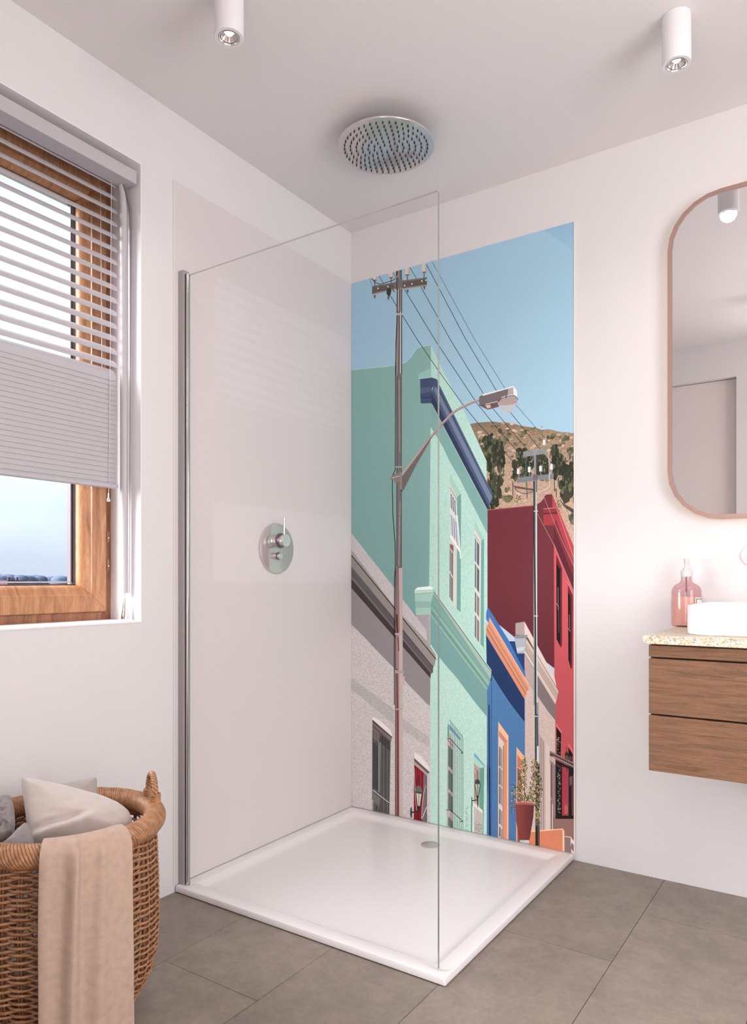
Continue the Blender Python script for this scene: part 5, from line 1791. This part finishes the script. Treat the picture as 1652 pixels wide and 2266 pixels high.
def basket_handle(ac):
    hd = MB()
    C = Vector((BCX + BR * math.cos(ac), BCY + BR * math.sin(ac), BZR))
    T = Vector((-math.sin(ac), math.cos(ac), 0))
    Rr = Vector((math.cos(ac), math.sin(ac), 0))
    path = []
    hw, hh = 0.025, 0.086
    for i in range(61):
        t_ = i / 60
        a = PI * t_
        x = -hw * math.cos(a) * (1 + 0.25 * (1 - math.sin(a)))
        z = 0.012 + (hh - 0.012) * min(1, (math.sin(a)) ** 0.55)
        path.append(C + T * x + Vector((0, 0, z)) + Rr * 0.002)
    for s in range(3):
        pts = []
        for i, p in enumerate(path):
            t_ = (path[min(i + 1, 60)] - path[max(i - 1, 0)]).normalized()
            u = t_.cross(Rr).normalized()
            b_ = 2 * PI * (i / 60 * 6.5 + s / 3)
            pts.append(p + (u * math.cos(b_) + Rr * math.sin(b_)) * 0.0042)
        hd.tube(pts, 0.0042, 7)
    o = part(hd, 'handle', M['wicker'], bk, smooth=60)
    for sgn in (-1, 1):
        bd = MB()
        for j in range(5):
            pts = []
            for i in range(18):
                a = 2 * PI * i / 18
                z = 0.020 + j * 0.0052 + 0.002 * math.sin(a)
                pts.append(C + T * (sgn * hw * 1.22 + 0.0105 * math.cos(a)) + Rr * (0.002 + 0.0105 * math.sin(a)) + Vector((0, 0, z)))
            bd.tube(pts, 0.0030, 6, closed=True)
        part(bd, 'binding', M['wicker'], o, smooth=60)


basket_handle(math.radians(67))


# ------------------------------------------------------------------ laundry in the basket
def spline(pts, per=8):
    out = []
    n = len(pts)
    for i in range(n):
        p0, p1, p2, p3 = [Vector(pts[(i + k) % n]) for k in (-1, 0, 1, 2)]
        sharp = 0.42
        for j in range(per):
            t_ = j / per
            a = p1 + (p2 - p1) * t_
            c = 0.5 * ((2 * p1) + (p2 - p0) * t_ + (2 * p0 - 5 * p1 + 4 * p2 - p3) * t_ * t_ + (3 * p1 - p0 - 3 * p2 + p3) * t_ ** 3)
            out.append(a.lerp(c, sharp))
    return out


VH = Vector((0.838, -0.546, 0))
UU = Vector((0.546, 0.838, 0))


def cushion(name, org, tilt, outline, thick, mat, label, cat, wr=(0.006, 14, 3), extra=None, flat=0.55):
    """soft stuffed or folded cloth: an outline filled out on both sides, with creases"""
    n_ = VH * math.cos(tilt) + Vector((0, 0, 1)) * math.sin(tilt)
    v_ = n_.cross(UU)
    o_ = spline([(a, b, 0) for a, b in outline], 8)
    n = len(o_)
    c = sum(o_, Vector()) / n
    K = 18
    mb = MB()
    vs, uv = [], []
    for side in (1, -1):
        for k in range(K + 1):
            r_ = k / K
            for i in range(n):
                p = c + (o_[i] - c) * r_
                h_ = thick * (1 - r_ ** 2.4) ** flat
                q = Vector((p.x * wr[1], p.y * wr[1] * 1.6, wr[2]))
                h_ += wr[0] * (noise.fractal(q, 1.0, 2.1, 4) + 0.7 * (1 - abs(noise.noise(q * 1.7 + Vector((3, 1, 0)))) * 2.2)) * min(1, (1 - r_) * 5)
                if extra and side == 1:
                    h_ += extra(p.x, p.y) * min(1, (1 - r_) * 8)
                vs.append(Vector(org) + UU * p.x + v_ * p.y + n_ * h_ * side)
                uv.append((p.x, p.y))
    fs = []
    for s in range(2):
        b0 = s * (K + 1) * n
        for k in range(K):
            for i in range(n):
                j = (i + 1) % n
                fs.append((b0 + k * n + i, b0 + k * n + j, b0 + (k + 1) * n + j, b0 + (k + 1) * n + i))
    mb.add(vs, fs)
    o = mb.build(name, mat, None, smooth=70, origin=org)
    ul = o.data.uv_layers.new(name='UVMap')
    for lp in o.data.loops:
        ul.data[lp.index].uv = uv[lp.vertex_index]
    return tag(o, label, cat)


def main_fold(x, y):
    # the hem folded over along the lower edge, and the hollow above it
    yl = -0.060 + 0.16 * max(0, x + 0.075) if x < 0.03 else -0.043 + 0.10 * (x - 0.03)
    d = y - yl
    f_ = 0.011 * math.exp(-((d + 0.012) / 0.012) ** 2) - 0.010 * math.exp(-((d - 0.004) / 0.008) ** 2)
    fade = 1 if x < 0.02 else math.exp(-((x - 0.02) / 0.03) ** 2)
    return f_ * fade + 0.012 * math.exp(-((x - 0.06) / 0.03) ** 2 - ((y + 0.045) / 0.02) ** 2)


cushion('pillow', (0.305, -1.595, 0.492), math.radians(35),
        [(-0.093, 0.078), (-0.042, 0.064), (0.008, 0.046), (0.043, 0.031), (0.083, 0.014), (0.121, -0.008), (0.142, -0.029), (0.150, -0.052), (0.148, -0.076), (0.120, -0.092), (0.037, -0.094), (-0.012, -0.091), (-0.049, -0.088), (-0.070, -0.086), (-0.073, -0.068), (-0.080, -0.028), (-0.086, 0.015)],
        0.042, M['pillow'], 'light grey satin pillow with a pointed corner, topmost in the wicker basket', 'pillow', (0.0022, 16, 2), main_fold)
cushion('pillow', (0.228, -1.545, 0.50), math.radians(25),
        [(-0.030, 0.016), (0.020, 0.024), (0.074, 0.028), (0.076, 0.0), (0.078, -0.05), (0.03, -0.07), (-0.05, -0.065), (-0.075, -0.03)],
        0.022, M['pillow_dark'], 'darker grey pillow whose corner shows behind the light pillow in the basket', 'pillow', (0.002, 14, 7))
cushion('crumpled_sheet', (0.290, -1.62, 0.492), math.radians(38),
        [(-0.150, 0.020), (-0.132, 0.022), (-0.119, 0.036), (-0.104, 0.043), (-0.088, 0.041), (-0.078, 0.01), (-0.074, -0.03), (-0.078, -0.055), (-0.11, -0.065), (-0.14, -0.05), (-0.152, -0.02)],
        0.020, M['cloth_grey'], 'crumpled dark grey satin sheet left of the light pillow in the basket', 'sheet', (0.009, 34, 5), None, 0.7)
cushion('folded_cloth', (0.357, -1.627, 0.487), math.radians(40),
        [(-0.128, -0.050), (-0.112, -0.034), (-0.100, -0.020), (-0.084, -0.006), (-0.076, -0.012), (-0.068, -0.034), (-0.062, -0.062), (-0.085, -0.075), (-0.12, -0.072)],
        0.010, M['cloth_grey'], 'smooth grey folded cloth in front of the crumpled sheet, at the basket rim', 'cloth', (0.001, 20, 9))

# towel over the rim
TA0, TA1 = math.radians(-43.5), math.radians(1.5)
path = [(-0.046, 0.400), (-0.042, 0.440), (-0.036, 0.462), (-0.024, 0.478), (0.0, 0.4855), (0.020, 0.481), (0.032, 0.466), (0.037, 0.445), (0.039, 0.40), (0.041, 0.30), (0.042, 0.18), (0.043, 0.06), (0.043, 0.012)]
lens = [0]
for (a, b), (c, d) in zip(path, path[1:]):
    lens.append(lens[-1] + math.hypot(c - a, d - b))


def path_at(t_):
    L = t_ * lens[-1]
    for i in range(len(lens) - 1):
        if L <= lens[i + 1] + 1e-9:
            q = (L - lens[i]) / (lens[i + 1] - lens[i])
            return tuple(a + (b - a) * q for a, b in zip(path[i], path[i + 1]))
    return path[-1]


tw = MB()
NU, NV = 90, 110
uvs = []


def towel_pt(u, v):
    dr, z = path_at(v)
    down = max(0, min(1, (v - 0.26) / 0.74))
    sv = 0.415 - 0.07 * down
    amp = min(1, max(0, (v - 0.16) / 0.10))
    d1 = u - sv
    bump_ = 0.020 * math.exp(-((d1 + 0.05) / 0.08) ** 2) if d1 < -0.05 else 0.020 * math.exp(-((d1 + 0.05) / (0.026 + 0.05 * down)) ** 2)
    bump_ += 0.017 * (math.exp(-((d1 - 0.22) / (0.05 + 0.05 * down)) ** 2)) * (0.4 + 0.6 * down) + 0.006 * math.exp(-((u - 0.05) / 0.08) ** 2)
    bump_ += 0.0015 * noise.noise(Vector((u * 7, v * 5, 1.3)))
    a = TA0 + (TA1 - TA0) * (u + 0.010 * math.sin(v * 9) * 0.3)
    r_ = BR + dr + bump_ * amp
    uvs.append((u * 0.19, v * 0.62))
    return (BCX + r_ * math.cos(a), BCY + r_ * math.sin(a), z)


tw.grid(towel_pt, NU, NV)
to = tw.build('towel', M['towel'], None, smooth=80, origin=(BCX + 0.22, BCY - 0.08, 0.45))
ul = to.data.uv_layers.new(name='UVMap')
for lp in to.data.loops:
    ul.data[lp.index].uv = uvs[lp.vertex_index]
sd = to.modifiers.new('thickness', 'SOLIDIFY')
sd.thickness = 0.0022
sd.offset = 0
tag(to, 'beige linen towel draped over the front rim of the wicker basket', 'towel')

# ------------------------------------------------------------------ outdoors, seen through the window
g = MB().add([(-900, -300, -9), (-20, -300, -9), (-20, 900, -9), (-900, 900, -9)], [(0, 1, 2, 3)])
struct(g, 'ground', M['far_ground'], smooth=0)
rt = random.Random(8)
tl = MB()
for i in range(170):
    q = i / 169
    # a belt of woods across the view, about 330 m off
    x, y = -300 - rt.uniform(0, 50), 80 + q * 240 + rt.uniform(-2, 2)
    hgt = 11.2 + 2.0 * noise.noise(Vector((q * 14, 0.4, 0))) + rt.uniform(-0.5, 0.4)
    rr = rt.uniform(3.4, 5.6)
    ns = 9
    tl.lathe([(rr * 0.5, -9), (rr, -9 + hgt * 0.35), (rr * 1.05, -9 + hgt * 0.6), (rr * 0.9, -9 + hgt * 0.9), (rr * 0.6, -9 + hgt * 0.97), (rr * 0.1, -9 + hgt)], ns, (x, y, 0))
tag(tl.build('distant_treeline', M['far_trees'], None, smooth=60), 'hazy bluish belt of trees on the horizon outside the window', 'trees', kind='stuff')
bg = thing('distant_building', (-250, 142.2, -9), 'small purplish brick building on the horizon outside the window', 'building')
b = MB().box((-258, 138.8, -9), (-249, 145.6, 0.95))
part(b, 'walls', M['far_brick'], bg, smooth=0)
for yy in (-1.8, 1.3):
    b = MB().box((-252, 142.2 + yy, 0.951), (-251.3, 142.2 + yy + 0.6, 2.0))
    part(b, 'chimney', M['far_brick'], bg, smooth=0)

# ------------------------------------------------------------------ sky and sun
wld = bpy.data.worlds.new('daylight')
SC.world = wld
wld.use_nodes = True
nt = wld.node_tree
bgn = nt.nodes['Background']
tc = nt.nodes.new('ShaderNodeTexCoord')
sx = nt.nodes.new('ShaderNodeSeparateXYZ')
nt.links.new(tc.outputs['Generated'], sx.inputs[0])
mr = nt.nodes.new('ShaderNodeMapRange')
mr.inputs['From Min'].default_value = -0.2
mr.inputs['From Max'].default_value = 1.0
nt.links.new(sx.outputs['Z'], mr.inputs['Value'])
rp = nt.nodes.new('ShaderNodeValToRGB')
e = rp.color_ramp.elements


def zpos(z):
    return (z + 0.2) / 1.2


e[0].position, e[0].color = zpos(-0.02), (0.42, 0.40, 0.38, 1)
e[1].position, e[1].color = zpos(1.0), (0.50, 0.74, 0.98, 1)
for z, c in ((-0.005, (0.55, 0.60, 0.73)), (0.03, (0.60, 0.66, 0.79)), (0.10, (0.70, 0.80, 0.93)), (0.18, (0.95, 0.99, 1.02)), (0.30, (1.02, 1.06, 1.08)), (0.42, (0.84, 0.97, 1.02)), (0.52, (0.62, 0.83, 0.95))):
    k = e.new(zpos(z))
    k.color = (*c, 1)
nt.links.new(mr.outputs['Result'], rp.inputs['Fac'])
cn = nt.nodes.new('ShaderNodeTexNoise')
cn.inputs['Scale'].default_value = 6
cn.inputs['Detail'].default_value = 4
nt.links.new(tc.outputs['Generated'], cn.inputs['Vector'])
cm = nt.nodes.new('ShaderNodeMix')
cm.data_type = 'RGBA'
cm.blend_type = 'SCREEN' if False else 'ADD'
cf = nt.nodes.new('ShaderNodeMapRange')
cf.inputs['From Min'].default_value = 0.5
cf.inputs['From Max'].default_value = 0.75
cf.inputs['To Max'].default_value = 0.12
nt.links.new(cn.outputs['Fac'], cf.inputs['Value'])
nt.links.new(cf.outputs['Result'], cm.inputs['Factor'])
nt.links.new(rp.outputs['Color'], cm.inputs['A'])
cm.inputs['B'].default_value = (1, 0.97, 0.98, 1)
nt.links.new(cm.outputs['Result'], bgn.inputs['Color'])
bgn.inputs['Strength'].default_value = 0.64

sl = bpy.data.lights.new('sun', 'SUN')
sl.energy = 11
sl.angle = math.radians(70)
sl.color = lin((255, 250, 252))
so_ = bpy.data.objects.new('sun', sl)
COL.objects.link(so_)
so_.rotation_euler = Vector((0.52, 0.64, -0.56)).to_track_quat('-Z', 'Y').to_euler()
so_.location = (-4, -4, 5)

# added fill light set in the unseen right-wall window
al = bpy.data.lights.new('right_fill_light', 'AREA')
al.shape = 'RECTANGLE'
al.size, al.size_y = RY1 - RY0 - 0.1, RZ1 - RZ0 - 0.1
al.energy = 22
al.color = lin((255, 251, 252))
ao = bpy.data.objects.new('right_fill_light', al)
COL.objects.link(ao)
ao.location = (XR + 0.06, ym, (RZ0 + RZ1) / 2)
ao.rotation_euler = (math.radians(90), 0, math.radians(90))

# added fill light set in the unseen hall window
al = bpy.data.lights.new('hall_fill_light', 'AREA')
al.shape = 'RECTANGLE'
al.size, al.size_y = 1.6, 1.8
al.energy = 23
al.color = lin((255, 251, 252))
ao = bpy.data.objects.new('hall_fill_light', al)
COL.objects.link(ao)
ao.location = (1.85, YH - 0.06, 1.03)
ao.rotation_euler = (math.radians(90), 0, 0)

# ------------------------------------------------------------------ camera and output look
cam = bpy.data.cameras.new('camera')
co = bpy.data.objects.new('camera', cam)
COL.objects.link(co)
co.location = (1.8655, -2.6127, 1.026)
co.rotation_euler = (math.radians(90), 0, 0.58943)
cam.sensor_fit = 'HORIZONTAL'
cam.sensor_width = 36
cam.lens = 1600.92 / 1652 * 36
cam.shift_x = (826 - 825.63) / 1652
cam.shift_y = (1283.63 - 1133) / 1652
cam.clip_start = 0.05
cam.clip_end = 2000
SC.camera = co
SC.view_settings.view_transform = 'Standard'
SC.view_settings.look = 'None'
SC.view_settings.gamma = 1
SC.view_settings.use_curve_mapping = False
SC.view_settings.exposure = 0.96
SC.cycles.use_denoising = True
SC.cycles.max_bounces = 10
SC.cycles.diffuse_bounces = 6
SC.cycles.glossy_bounces = 5
SC.cycles.transparent_max_bounces = 14
SC.cycles.sample_clamp_indirect = 6
SC.cycles.blur_glossy = 0.5
SC.cycles.caustics_reflective = False
SC.cycles.caustics_refractive = False
SC.cycles.use_adaptive_sampling = True
SC.cycles.adaptive_threshold = 0.03
